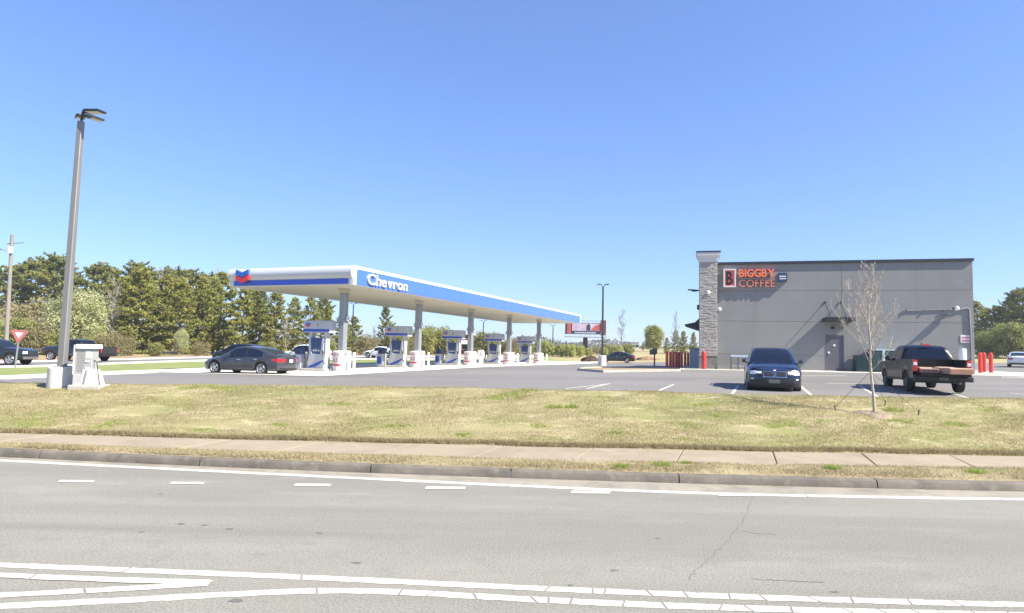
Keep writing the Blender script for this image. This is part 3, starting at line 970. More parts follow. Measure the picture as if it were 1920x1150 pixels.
# bollards along the sunny edge of the slab
def bollard(loc, label, material, group, h=1.06, r=.085, cap=True, ribs=False):
    t = empty('bollard', loc, 0, label, 'bollard', group)
    if ribs:
        prof = [(r, -.2)]
        for q in range(9):
            z0 = .05 + q * (h - .12) / 9
            prof += [(r, z0), (r * 1.06, z0 + .02), (r * 1.06, z0 + .05), (r, z0 + .07)]
        prof += [(r, h - .05), (r * .8, h), (.01, h + .015)]
        MB().lathe(prof, 16).build('sleeve', material, t, smooth=50)
    else:
        MB().lathe([(r, -.2), (r, h - .09), (r * 1.02, h - .08), (r * 1.02, h - .05), (r * .85, h), (r * .4, h + .03), (.01, h + .035)], 16).build('post', material, t, smooth=45)
    if cap:
        MB().lathe([(r * 1.04, h - .2), (r * 1.04, h - .16)], 16).build('band', BLACKP if False else LGREY, t)
    return t
bw_m = mat('bollard_white', (.8, .79, .76), .5, var=.04, scale=5)
names = ['the grey saloon', 'the second column', 'the middle column', 'the fourth column', 'the farthest column']
ordn = ['nearest', 'second', 'middle', 'fourth', 'farthest']
for k, (u, v, p, z) in enumerate(COLS):
    for q, (du, dv) in enumerate(((.55, -.75), (1.05, -.25))):
        if k == 2 and q == 1: continue
        b = can(u + du, v + dv)
        bollard((b.x, b.y, lot_z(b.x, b.y) + .06), 'white steel bollard %s the %s poster drum under the canopy' % (('just in front of', 'standing free to the right of')[q], ordn[k]), bw_m, 'white bollards at the pumps')
b = can(u1 + .6, v1 + SP - 5.2)
bollard((b.x, b.y, lot_z(b.x, b.y) + .06), 'thin grey bollard between the first two poster drums', STEEL, 'white bollards at the pumps', h=.98, r=.06)
# paddle shaped sign by the third column
b = can(COLS[2][0] + 1.15, COLS[2][1] - .3)
t = empty('paddle_sign', (b.x, b.y, lot_z(b.x, b.y) + .055), -AZ_C, 'white rounded paddle sign standing beside the middle poster drum', 'sign')
pts = []
for k in range(24):
    a = 2 * math.pi * k / 24; r = 1
    sx = math.copysign(abs(math.cos(a)) ** .6, math.cos(a)); sz = math.copysign(abs(math.sin(a)) ** .6, math.sin(a))
    pts.append((.3 * sx, .93 + .42 * sz))
MB().prism(pts, 'y', -.05, .05).build('panel', bw_m, t)
MB().bev(-.16, .16, -.1, .1, 0, .6, .04).build('stem', bw_m, t)
MB().box(-.07, .07, -.056, -.051, .85, 1.1).build('symbol', LGREY, t)

# ================================================================== COFFEE SHOP BUILDING
bld = empty('shop_building', (B0.x, B0.y, 0), -AZ_B, 'grey flat roofed shop with stone corner pier and side door', 'building')
wall_m = ground_mat('stucco_grey', [((.255, .25, .24), 0, 0, 1), ((.235, .232, .225), .25, .42, .65), ((.272, .266, .255), .9, .5, .75), ((.232, .228, .22), 1.4, .54, .7, (1.3, 1, .05)), ((.268, .264, .254), 2.5, .56, .72, (1.6, 1, .04))], rough=.9, bump=.25, bscale=120, fine=90, finevar=.05)
dk_trim = mat('roof_cap', (.035, .04, .045), .45, .3)
ZB = BZ - .5
DEP = 22.0
ys_ = [wall_pt(1460, p)[1] for p in (666, 603, 545.5)]
xv = wall_pt(1578, 560)[0]
TOPC = BTOP - .14
MB().box(.1, BW - .1, .12, DEP, ZB, TOPC - .25).build('core', wall_m, bld)
zl = [ZB] + ys_ + [TOPC - .0]
# wall openings: door recess left as a gap between panels
dx0, dz0 = wall_pt(1550, 694); dx1, dz1 = wall_pt(1581, 630)
g = .008
for xa, xb in ((0, xv), (xv, BW)):
    for za, zb in zip(zl[:-1], zl[1:]):
        x0, x1, z0, z1 = xa + (g if xa else 0), xb - (g if xb < BW else 0), za + g, zb - g
        mb = MB()
        if xa == 0 and za in (zl[0], zl[1]):     # door cuts the lower left panels
            if dx1 < x1:
                mb.box(x0, dx0 - .02, 0, .14, z0, z1); mb.box(dx1 + .02, x1, 0, .14, z0, z1)
                if za == zl[1] and dz1 + .02 < z1: mb.box(dx0 - .019, dx1 + .019, 0.001, .14, dz1 + .03, z1)
            else:
                mb.box(x0, dx0 - .02, 0, .14, z0, z1)
                if za == zl[1] and dz1 + .02 < z1: mb.box(dx0 - .019, x1, 0.001, .14, dz1 + .03, z1)
        elif xa > 0 and za in (zl[0], zl[1]) and dx1 + .02 > x0:
            mb.box(dx1 + .02, x1, 0, .14, z0, z1)
            if za == zl[1]: mb.box(x0, dx1 + .019, .001, .14, dz1 + .03, z1)
        else:
            mb.box(x0, x1, 0, .14, z0, z1)
        mb.build('wall_panel', wall_m, bld)
MB().box(BW - .14, BW, .142, DEP, ZB, TOPC).build('end_wall', wall_m, bld)
MB().box(0, .14, .142, DEP, ZB, TOPC).build('end_wall', wall_m, bld)
MB().box(-.01, BW + .06, -.11, .22, TOPC, BTOP + .02).build('parapet_cap', dk_trim, bld)
MB().box(BW - .22, BW + .06, .22, DEP, TOPC, BTOP + .02).build('parapet_cap', dk_trim, bld)
MB().box(.14, BW - .22, .22, DEP, TOPC - .6, TOPC - .4).build('roof', LGREY, bld)
# door
door = MB().box(dx0, dx1, .04, .1, dz0 - .05, dz1).build('door', mat('door_grey', (.115, .11, .125), .5, var=.04, scale=2), bld)
fr = mat('door_frame', (.13, .125, .14), .5)
MB().add(*(lambda m: (m.v, m.f))(MB().box(dx0 - .06, dx0 + .0, -.012, .1, dz0 - .05, dz1 + .05).box(dx1, dx1 + .06, -.012, .1, dz0 - .05, dz1 + .05).box(dx0 - .06, dx1 + .06, -.013, .1, dz1 + .002, dz1 + .06))).build('door_frame', fr, door)
MB().box(dx0 + .08, dx0 + .2, -.03, .04, dz0 + 1.0, dz0 + 1.06).build('handle', CHROME, door)
def disc(mb, x, y, z, r, t=.012, n=14):
    return mb.prism([(x + r * math.cos(6.2832 * k / n), z + r * math.sin(6.2832 * k / n)) for k in range(n)], 'y', y - t, y)
disc(MB(), (dx0 + dx1) / 2 - .02, .039, dz0 + 1.55, .07).build('notice', WHITE, door)
disc(MB(), dx0 + .14, .039, dz0 + 1.1, .06).build('lock', WHITE, door)
# light over the door
lx_, lz_ = wall_pt(1562, 615, .1)
MB().bev(lx_ - .1, lx_ + .1, -.16, -.001, lz_ - .08, lz_ + .08, .03).build('door_lamp', BLACKM, bld)
# steel awning on two tie rods
ad = 1.3
ax0, az0 = wall_pt(1543, 598, ad); ax1, _ = wall_pt(1592, 598, ad)
_, az0 = wall_pt(1566, 601, ad); _, az1 = wall_pt(1566, 592, ad)
ax0 = wall_pt(1552, 595)[0] - .25; ax1 = wall_pt(1586, 595)[0] + .2
awn = empty('awning', (0, 0, 0)); awn.parent = bld
MB().box(ax0, ax1, -ad, -.001, az0, az0 + .06).build('awning_deck', BLACKM, awn)
mb = MB().box(ax0, ax1, -ad - .06, -ad - .001, az0 - .04, az0 + .2).box(ax0 - .06, ax0 - .001, -ad - .06, -.001, az0 - .04, az0 + .2).box(ax1 + .001, ax1 + .06, -ad - .06, -.001, az0 - .04, az0 + .2)
mb.build('awning_rim', BLACKM, awn)
for q, px in enumerate((1547, 1575.5)):
    rx, rz = wall_pt(px, 567.5)
    tgt = (ax0 + .25 if q == 0 else ax1 - .35)
    MB().tube([(rx, -.03, rz), (rx + .12, -ad + .1, az0 + .12)], .022, 6).build('tie_rod', BLACKM, awn)
    disc(MB(), rx, -.001, rz, .07, .04).build('rod_plate', BLACKM, awn)

# stone corner pier: stacked veneer over a block base, white cornice, dark cap
OUT = .4
px0 = wall_pt(1311.5, 600, OUT)[0]; px1 = -.03
zbase = wall_pt(1325, 666, OUT)[1]; zcor0 = wall_pt(1325, 491.5, OUT)[1]; ztop = wall_pt(1325, 471.5, OUT)[1]
pier = empty('stone_pier', (0, 0, 0)); pier.parent = bld
MB().box(px0 + .03, px1 - .03, -OUT + .03, 1.2, ZB, zcor0).build('pier_core', mat('mortar', (.34, .31, .27), .95, var=.15, scale=8), pier)
stm = leafy('ledge_stone', [(.36, .325, .28), (.4, .365, .32), (.44, .405, .36), (.38, .34, .295)], 0.0, .9)
mb = MB(); z = zbase + .03; random.seed(3)
while z < zcor0 - .02:
    h = min(random.choice((.05, .06, .075, .09)), zcor0 - z)
    x = px0
    while x < px1 - .02:
        w = random.uniform(.14, .34)
        if px1 - (x + w) < .12: w = px1 - x
        pr = random.uniform(0, .024)
        mb.bev(x + .004, x + w - .004, -OUT - pr, -OUT + .05, z + .004, z + h - .004, .008)
        x += w
    y = -OUT + .055
    while y < -.02:
        w = min(random.uniform(.15, .3), -.004 - y)
        if w > .02: mb.box(px1 - .05, px1 + random.uniform(0, .03), y, y + w - .006, z + .004, z + h - .004)
        y += w
    y = -OUT + .055
    while y < 1.1:
        w = random.uniform(.2, .45)
        mb.box(px0 - random.uniform(0, .03), px0 + .05, y, y + w - .008, z + .004, z + h - .004); y += w
    z += h
o = mb.build('stone_veneer', stm, pier); o['kind'] = 'stuff'
cmu = ground_mat('split_block', [((.2, .195, .175), 0, 0, 1), ((.15, .148, .13), 2.5, .45, .7), ((.25, .24, .215), 5, .5, .75)], rough=.95, bump=.8, bscale=40, fine=40, finevar=.25)
z = ZB; row = 0
while z < zbase - .05:
    x = px0 - .04
    first = .2 if row % 2 else .4
    while x < px1 - .01:
        w = min(first, px1 - x); first = .4
        MB().bev(x + .005, x + w - .005, -OUT - .06, -OUT + .03, z + .005, min(z + .2, zbase - .05) - .005, .008).build('block', cmu, pier)
        x += w
    z += .2; row += 1
MB().box(px0 - .05, px1 + .02, -OUT - .09, .0, zbase - .045, zbase + .028).build('block_sill', CONC, pier)
cor = mat('cornice_white', (.6, .59, .58), .6, var=.04, scale=3)
ch = ztop - zcor0
rings_ = []
for (o_, zz) in ((0.02, zcor0), (.03, zcor0 + .1 * ch), (.06, zcor0 + .14 * ch), (.07, zcor0 + .38 * ch), (.13, zcor0 + .55 * ch), (.2, zcor0 + .6 * ch), (.2, zcor0 + .87 * ch)):
    rings_.append([(px0 - o_, -OUT - o_, zz), (px1 + o_, -OUT - o_, zz), (px1 + o_, 1.2 + o_, zz), (px0 - o_, 1.2 + o_, zz)])
MB().rings(rings_).build('cornice', cor, pier)
MB().box(px0 - .23, px1 + .23, -OUT - .23, 1.43, zcor0 + .872 * ch, ztop).build('pier_cap', dk_trim, pier)
# fittings on the pier and the left flank: awnings and sign arms that look out to the forecourt
fx, fz = wall_pt(1297, 609, 0)
fl = mat('flank_black', (.02, .024, .03), .5)
mb = MB().prism([(px0 - 1.0, wall_pt(1297, 610, -3)[1]), (px0 - .0, wall_pt(1297, 619, -3)[1]), (px0 - .0, wall_pt(1297, 598, -3)[1]), (px0 - .3, wall_pt(1297, 606, -3)[1])], 'y', 1.8, 6.0)
mb.build('flank_awning', fl, bld)
zz = wall_pt(1300, 546.5, -1)[1]
MB().tube([(px0 - .02, .4, zz), (px0 - .3, .4, zz + .02), (px0 - .75, .4, zz + .05)], .05, 8).build('flank_lamp', fl, bld)
MB().box(px0 - .5, px0 - .16, .28, .52, zz - .07, zz - .0).build('flank_lamp', fl, bld)
MB().box(px0 - .16, px0 - .02, .3, .6, wall_pt(1308, 582, -1)[1], wall_pt(1308, 573, -1)[1]).build('flank_box', fl, bld)

# ---------------------------------------------------------------- signs on the wall
ws = empty('shop_sign', (B0.x, B0.y, 0), -AZ_B, 'orange lettered coffee shop sign with boxed letter B on grey wall', 'sign')
so = .28
bx0, bz1 = wall_pt(1356.5, 504.5, so); bx1, bz0 = wall_pt(1380, 538.5, so)
bo = empty('sign_box', (0, 0, 0)); bo.parent = ws
fw = .09
fm_ = mat('sign_frame', (.72, .62, .6), .4)
MB().box(bx0 + .004, bx1 - .004, -so + .03, -.01, bz0 + .004, bz1 - .004).build('can', mat('sign_red', (.78, .14, .09), .4), bo)
m2 = MB().box(bx0, bx0 + fw, -so, -.012, bz0, bz1).box(bx1 - fw, bx1, -so, -.012, bz0, bz1).box(bx0 + fw, bx1 - fw, -so, -.012, bz0, bz0 + fw).box(bx0 + fw, bx1 - fw, -so, -.012, bz1 - fw, bz1)
m2.build('frame', fm_, bo)
letters('B', (bx1 - bx0) - 2 * fw - .18, (bz1 - bz0) - 2 * fw - .16, .02, mat('sign_black', (.012, .01, .01), .5), bo, bx0 + fw + .07, -so + .029, bz0 + fw + .08, bold=.025)
lx0, l1 = wall_pt(1385.5, 505, so); lx1, l0 = wall_pt(1453, 518.5, so)
org = mat('sign_orange', (.85, .19, .09), .4)
letters('BIGGBY', lx1 - lx0, l1 - l0, .2, org, ws, lx0, -.06, l0, bold=.028, gap=.05)
cx0, c1_ = wall_pt(1386, 524.5, so); cx1, c0_ = wall_pt(1453, 537.5, so)
letters('COFFEE', cx1 - cx0, c1_ - c0_, .14, mat('sign_salmon', (.78, .25, .17), .4), ws, cx0, -.06, c0_, bold=-.004, gap=.14)
rx0, rz0 = wall_pt(1385, 522.2, so); rx1, rz1 = wall_pt(1453, 520.8, so)
MB().box(rx0, rx1, -.2, -.06, rz0, rz1).build('rule', mat('sign_rule', (.45, .42, .4), .5), ws)
# raceways that carry the letters off the wall
MB().box(lx0 + .1, lx1 - .1, -.058, -.002, l0 + .05, l0 + .17).build('raceway', wall_m, ws)
MB().box(cx0 + .1, cx1 - .1, -.058, -.002, c0_ + .05, c0_ + .15).build('raceway', wall_m, ws)
sx0, sz1 = wall_pt(1459.5, 512, .2); sx1, sz0 = wall_pt(1476, 528, .2)
t = empty('wall_panel_sign', (B0.x, B0.y, 0), -AZ_B, 'small dark blue sign with two lines of white writing right of the orange letters', 'sign')
MB().box(sx0, sx1, -.22, -.002, sz0, sz1).build('cabinet', mat('sign_navy', (.02, .05, .12), .4), t)
zc = sz1 - (sz1 - sz0) * .42
for row, (zz, hh, n) in enumerate(((zc, .075, 7), (zc - .15, .06, 8))):
    for k in range(n):
        w_ = (sx1 - sx0 - .12) / n
        MB().box(sx0 + .06 + w_ * k, sx0 + .06 + w_ * (k + .8), -.226, -.221, zz - hh / 2, zz + hh / 2 + (.02 if k % 3 == 0 else 0)).build('lettering', WHITE, t)
nx0, nz1 = wall_pt(1800.5, 628.5); nx1, nz0 = wall_pt(1821.5, 643)
t = empty('warning_sign', (B0.x, B0.y, 0), -AZ_B, 'white notice with red writing low on the grey wall near its right end', 'sign')
MB().bev(nx0, nx1, -.03, -.004, nz0, nz1, .01).build('plate', mat('plate_white', (.7, .66, .66), .5), t)
for zf, hf, n in ((.66, .2, 6), (.26, .24, 5)):
    for k in range(n):
        w_ = (nx1 - nx0 - .16) / n
        zz = nz0 + (nz1 - nz0) * zf
        MB().box(nx0 + .08 + w_ * k, nx0 + .08 + w_ * (k + .82), -.036, -.031, zz - hf / 2 * (nz1 - nz0), zz + hf / 2 * (nz1 - nz0)).build('lettering', mat('letter_red', (.5, .1, .12), .5), t)

# ---------------------------------------------------------------- flood lights, conduit, meters
def flood(px, py, label, out=.35):
    x, z = wall_pt(px, py, out)
    p = B0 + bxv * x - byv * 0
    t = empty('flood_light', (p.x, p.y, z), -AZ_B, label, 'wall light')
    y0 = -(OUT + .02) if px < 1344 else -.002
    MB().bev(-.06, .06, y0 - .06, y0, -.1, .06, .01).build('back_box', BLACKM, t)
    MB().tube([(0, y0 - .05, 0), (0, y0 - .16, .02), (0, y0 - .24, -.02)], .03, 8).build('arm', BLACKM, t)
    _h = MB().lathe([(.05, -.14), (.11, -.1), (.13, .02), (.08, .09), (.01, .1)], 16).build('lamp_head', WHITE, t, smooth=50)
    _h.location = (0.04, y0 - .28, 0); _h.rotation_euler = (R_(-35), R_(15), 0)
flood(1327, 549, 'white flood light on the stone corner pier', .5)
flood(1348, 580, 'white flood light on the grey wall right beside the stone pier', .2)
flood(1793, 578, 'white flood light high on the grey wall near its right end', .3)
con = empty('conduit', (B0.x, B0.y, 0), -AZ_B, 'thin grey conduit running along the grey wall and down its right end', 'conduit')
cg = mat('conduit_grey', (.2, .2, .205), .5)
W2 = lambda px, py: (wall_pt(px, py)[0], -.032, wall_pt(px, py)[1])
MB().tube([W2(1692, 583.5), W2(1780, 580.5)], .028, 8).build('pipe', cg, con, smooth=60)
a_ = W2(1780, 580.5); b_ = W2(1793, 583); c_ = W2(1812, 577.5); d_ = W2(1817, 580); e_ = W2(1820, 640); f_ = W2(1822, 700)
MB().tube([(a_[0], -.05, a_[2]), (b_[0], -.05, b_[2]), (c_[0], -.05, c_[2]), (d_[0], -.045, d_[2]), (e_[0], -.045, e_[2]), (f_[0], -.045, f_[2])], .04, 8).build('pipe', cg, con, smooth=60)
for q in (1700, 1735, 1770):
    w = W2(q, 582); MB().box(w[0] - .03, w[0] + .03, -.1, -.002, w[2] - .05, w[2] + .05).build('clip', cg, con)
# a lamp bracket that throws the long slanted shadow on the wall
hx, hz = wall_pt(1766, 592, .5)
t = empty('wall_bracket', (B0.x, B0.y, 0), -AZ_B, 'slim grey bracket arm under the conduit throwing a long slanted shadow', 'bracket')
wx, wz = wall_pt(1770, 589)
MB().box(wx - .12, wx + .12, -.9, -.004, wz - .05, wz).build('plate', cg, t)
MB().box(wx - .1, wx + .1, -.02, -.003, wz - .2, wz + .1).build('back_plate', cg, t)

# things standing against the wall
fz = lambda x, y: lot_z(*tuple(bw(x, y))[:2]) + .16
rx0 = wall_pt(1370, 680, .9)[0]; rx1 = wall_pt(1412, 680, .9)[0]
p = bw((rx0 + rx1) / 2, -.9)
t = empty('storage_rack', (p.x, p.y, lot_z(p.x, p.y) + .16), -AZ_B, 'low metal rack with pale top against the wall behind the dark blue car', 'rack')
hw = (rx1 - rx0) / 2
rk = mat('rack_top', (.45, .5, .55), .45)
MB().box(-hw, hw, -.35, .35, .78, .92).build('top', rk, t)
for sx in (-1, -.33, .33, 1):
    for sy in (-.32, .32):
        MB().box(sx * (hw - .03) - .025, sx * (hw - .03) + .025, sy - .025, sy + .025, 0, .78).build('leg', mat('rack_leg', (.12, .12, .12), .5), t)
MB().box(-hw + .06, hw - .06, -.3, .3, .2, .24).build('shelf', rk, t)
# glazed green cabinet behind the pick-up
gx0 = wall_pt(1606, 680, 1.0)[0]; gx1 = wall_pt(1700, 680, 1.0)[0]
p = bw(gx0, -1.0); zt = wall_pt(1650, 655, 1.0)[1]
base = lot_z(p.x, p.y) + .16
t = empty('outdoor_merchandiser', (p.x, p.y, base), -AZ_B, 'dark green glazed cabinet with pale frame against the wall behind the sapling', 'cabinet')
H = zt - base; wd = gx1 - gx0
xm = wall_pt(1657, 680, 1.0)[0] - gx0
x_l = wall_pt(1634, 680, 1.0)[0] - gx0
dg = mat('cabinet_green', (.007, .024, .027), .3); pale = mat('cabinet_frame', (.5, .6, .64), .45)
MB().box(0, x_l, .02, .95, 0, H * .72).build('low_body', dg, t)
MB().box(x_l + .005, wd, .02, .95, 0, H - .08).build('tall_body', dg, t)
MB().box(x_l, wd + .02, -.03, .96, H - .075, H).build('top_rail', pale, t)
MB().box(xm - .06, xm + .06, -.04, .018, 0, H - .08).build('mullion', pale, t)
MB().box(wd - .04, wd + .02, -.04, .018, 0, H - .08).build('mullion', pale, t)
for a, b in ((x_l + .05, xm - .07), (xm + .07, wd - .05)):
    MB().box(a, b, -.012, .012, .1, H - .14).build('pane', mat('green_glass', (.01, .04, .045), .08, spec=.7), t)
disc(MB(), xm + (wd - xm) * .45, -.013, H - .32, .08).build('sticker', WHITE, t)
MB().box(xm + .35, xm + .62, -.02, -.013, H * .5, H * .58).build('sticker', LGREY, t)
# white vertical tank
tx = wall_pt(1806, 660, .6)[0]; p = bw(tx, -.5); base = lot_z(p.x, p.y) + .16
t = empty('standing_tank', (p.x, p.y, base), -AZ_B, 'white upright cylinder against the wall beside the pick-up tailgate', 'tank')
hh = wall_pt(1806, 654, .5)[1] - base
MB().lathe([(.18, 0), (.2, .03), (.2, hh - .06), (.17, hh - .01), (.01, hh)], 18).build('shell', WHITE, t, smooth=40)
MB().cyl(0, 0, hh, hh + .08, .05).build('valve', STEEL, t)

# red bollards
def red_b(px, py, d, label, group, h=1.1, r=.1):
    p = at(px, py, d)
    bollard((p.x, p.y, lot_z(p.x, p.y) + .1), label, REDP, group, h, r, False, True)
pp = bw(px0 + .28, -1.1)
t = bollard((pp.x, pp.y, lot_z(pp.x, pp.y) + .16), 'single red bollard in front of the stone corner pier', REDP, 'red bollards by the shop', 1.1, .14, False, True)
for i, (px, d, lab) in enumerate(((1838, 39.5, 'leftmost of the three red bollards right of the grey shop'), (1845.5, 41.5, 'middle of the three red bollards right of the grey shop'), (1858, 40.2, 'rightmost of the three red bollards right of the grey shop'))):
    p = at(px, 690, d)
    bollard((p.x, p.y, lot_z(p.x, p.y) + .14), lab, REDP, 'red bollards by the shop', 1.25, .11, False, True)
fence_px = [(1250.5, 44.2), (1257, 45.2), (1262.5, 46.2), (1268, 47.2), (1273, 48.4), (1278, 49.6), (1284.5, 50.8), (1290, 52), (1295, 53.2)]
for i, (px, d) in enumerate(fence_px):
    p = at(px, 690, d)
    wd_ = ('first', 'second', 'third', 'fourth', 'fifth', 'sixth', 'seventh', 'eighth', 'last')[i]
    bollard((p.x, p.y, lot_z(p.x, p.y) + .05), '%s red bollard from the left in the row left of the stone pier' % wd_, mat('dark_red', (.62, .085, .05), .5, var=.1, scale=3), 'row of red bollards left of the shop', 1.2, .095, False, True)
# grey utility screen between the bollard row and the pier
p = at(1304, 690, 50)
t = empty('utility_screen', (p.x, p.y, lot_z(p.x, p.y)), -AZ_B, 'plain grey screen wall between red bollards and the stone pier', 'wall')
MB().box(-.45, .9, -.12, .12, -.2, 1.5).build('panel', LGREY, t); MB().box(-.5, .95, -.16, .16, 1.5, 1.58).build('coping', CONC, t)
# dark menu board on a post
p = gp(1227, 693); z = lot_z(p.x, p.y) + .1
t = empty('menu_board', (p.x, p.y, z), -R_(8), 'small dark board on a thin brown post on the planted island', 'sign')
MB().box(-.045, .045, -.045, .045, -.2, 1.25).build('post', mat('post_brown', (.06, .035, .025), .6), t)
MB().bev(-.34, .1, -.06, .06, .92, 1.3, .03).build('board', mat('board_dark', (.1, .1, .095), .5), t)
MB().bev(-.1, .18, -.08, .08, .98, 1.36, .03).build('board_back', mat('board_dark2', (.07, .07, .07), .5), t)
# ================================================================== VEHICLES
def curve(pts):
    xs = [p[0] for p in pts]; ys = [p[1] for p in pts]
    def f(x):
        # monotone smooth interpolation
        i = int(np.clip(np.searchsorted(xs, x) - 1, 0, len(xs) - 2))
        t = min(max((x - xs[i]) / (xs[i + 1] - xs[i]), 0), 1)
        h = xs[i + 1] - xs[i]
        def sl(k):
            if k == 0: return (ys[1] - ys[0]) / (xs[1] - xs[0])
            if k == len(xs) - 1: return (ys[-1] - ys[-2]) / (xs[-1] - xs[-2])
            a = (ys[k] - ys[k - 1]) / (xs[k] - xs[k - 1]); b = (ys[k + 1] - ys[k]) / (xs[k + 1] - xs[k])
            return 0 if a * b <= 0 else 2 * a * b / (a + b)
        m0, m1 = sl(i) * h, sl(i + 1) * h
        return (2 * t**3 - 3 * t**2 + 1) * ys[i] + (t**3 - 2 * t**2 + t) * m0 + (-2 * t**3 + 3 * t**2) * ys[i + 1] + (t**3 - t**2) * m1
    return f

WHEELS = {}
def wheel_meshes(r, w, style='alloy'):
    key = (r, w, style)
    if key in WHEELS: return WHEELS[key]
    def lat(prof, n=28):
        mb = MB()
        mb.rings([[(rr * math.cos(6.28318 * i / n), y, rr * math.sin(6.28318 * i / n)) for i in range(n)] for rr, y in prof], False, False)
        return mb
    tyre = lat([(r * .66, -w / 2 + .01), (r * .9, -w / 2), (r * .98, -w / 2 + .03), (r, -w / 4), (r, w / 4), (r * .98, w / 2 - .03), (r * .9, w / 2), (r * .66, w / 2 - .01)]).mesh('tyre', 35)
    tyre.materials.append(RUBBER)
    rim = lat([(r * .67, w / 2 - .012), (r * .64, w / 2 - .0), (r * .6, w / 2 - .03), (r * .58, w / 2 - .09), (.02, w / 2 - .1)])
    for s in range(5):
        for q in (-.11, .11):
            a = 6.28318 * s / 5 + q
            ca, sa = math.cos(a), math.sin(a)
            p0, p1 = .06, r * .62
            hw = .028
            vs = []
            for rr in (p0, p1):
                for e in (-hw, hw):
                    for y in (w / 2 - .06, w / 2 - .015):
                        vs.append((ca * rr - sa * e, y, sa * rr + ca * e))
            rim.add(vs, [(0, 1, 3, 2), (4, 6, 7, 5), (1, 5, 7, 3), (0, 2, 6, 4), (0, 4, 5, 1), (2, 3, 7, 6)])
    rim.rings([[(rr * math.cos(6.28318 * i / 12), y, rr * math.sin(6.28318 * i / 12)) for i in range(12)] for rr, y in ((.085, w / 2 - .06), (.07, w / 2 - .005))])
    rim = rim.mesh('rim', 35); rim.materials.append(ALLOY)
    hub = lat([(r * .6, w / 2 - .1), (r * .3, w / 2 - .11), (.01, w / 2 - .11)], 16).mesh('brake', 40); hub.materials.append(mat('brake_dark', (.05, .05, .05), .6))
    WHEELS[key] = (tyre, rim, hub)
    return WHEELS[key]

def add_wheel(t, x, y, r, w):
    ty, ri, hb = wheel_meshes(r, w)
    e = empty('wheel', (x, y, r)); e.parent = t
    if y < 0: e.rotation_euler = (0, 0, math.pi)
    link('tyre', ty, None, e); link('rim', ri, None, e); link('brake', hb, None, e)

def paint(name, col, rough=.28, metal=.35):
    return mat('car_' + name, col, rough, metal, coat=.8, var=.03, scale=2)

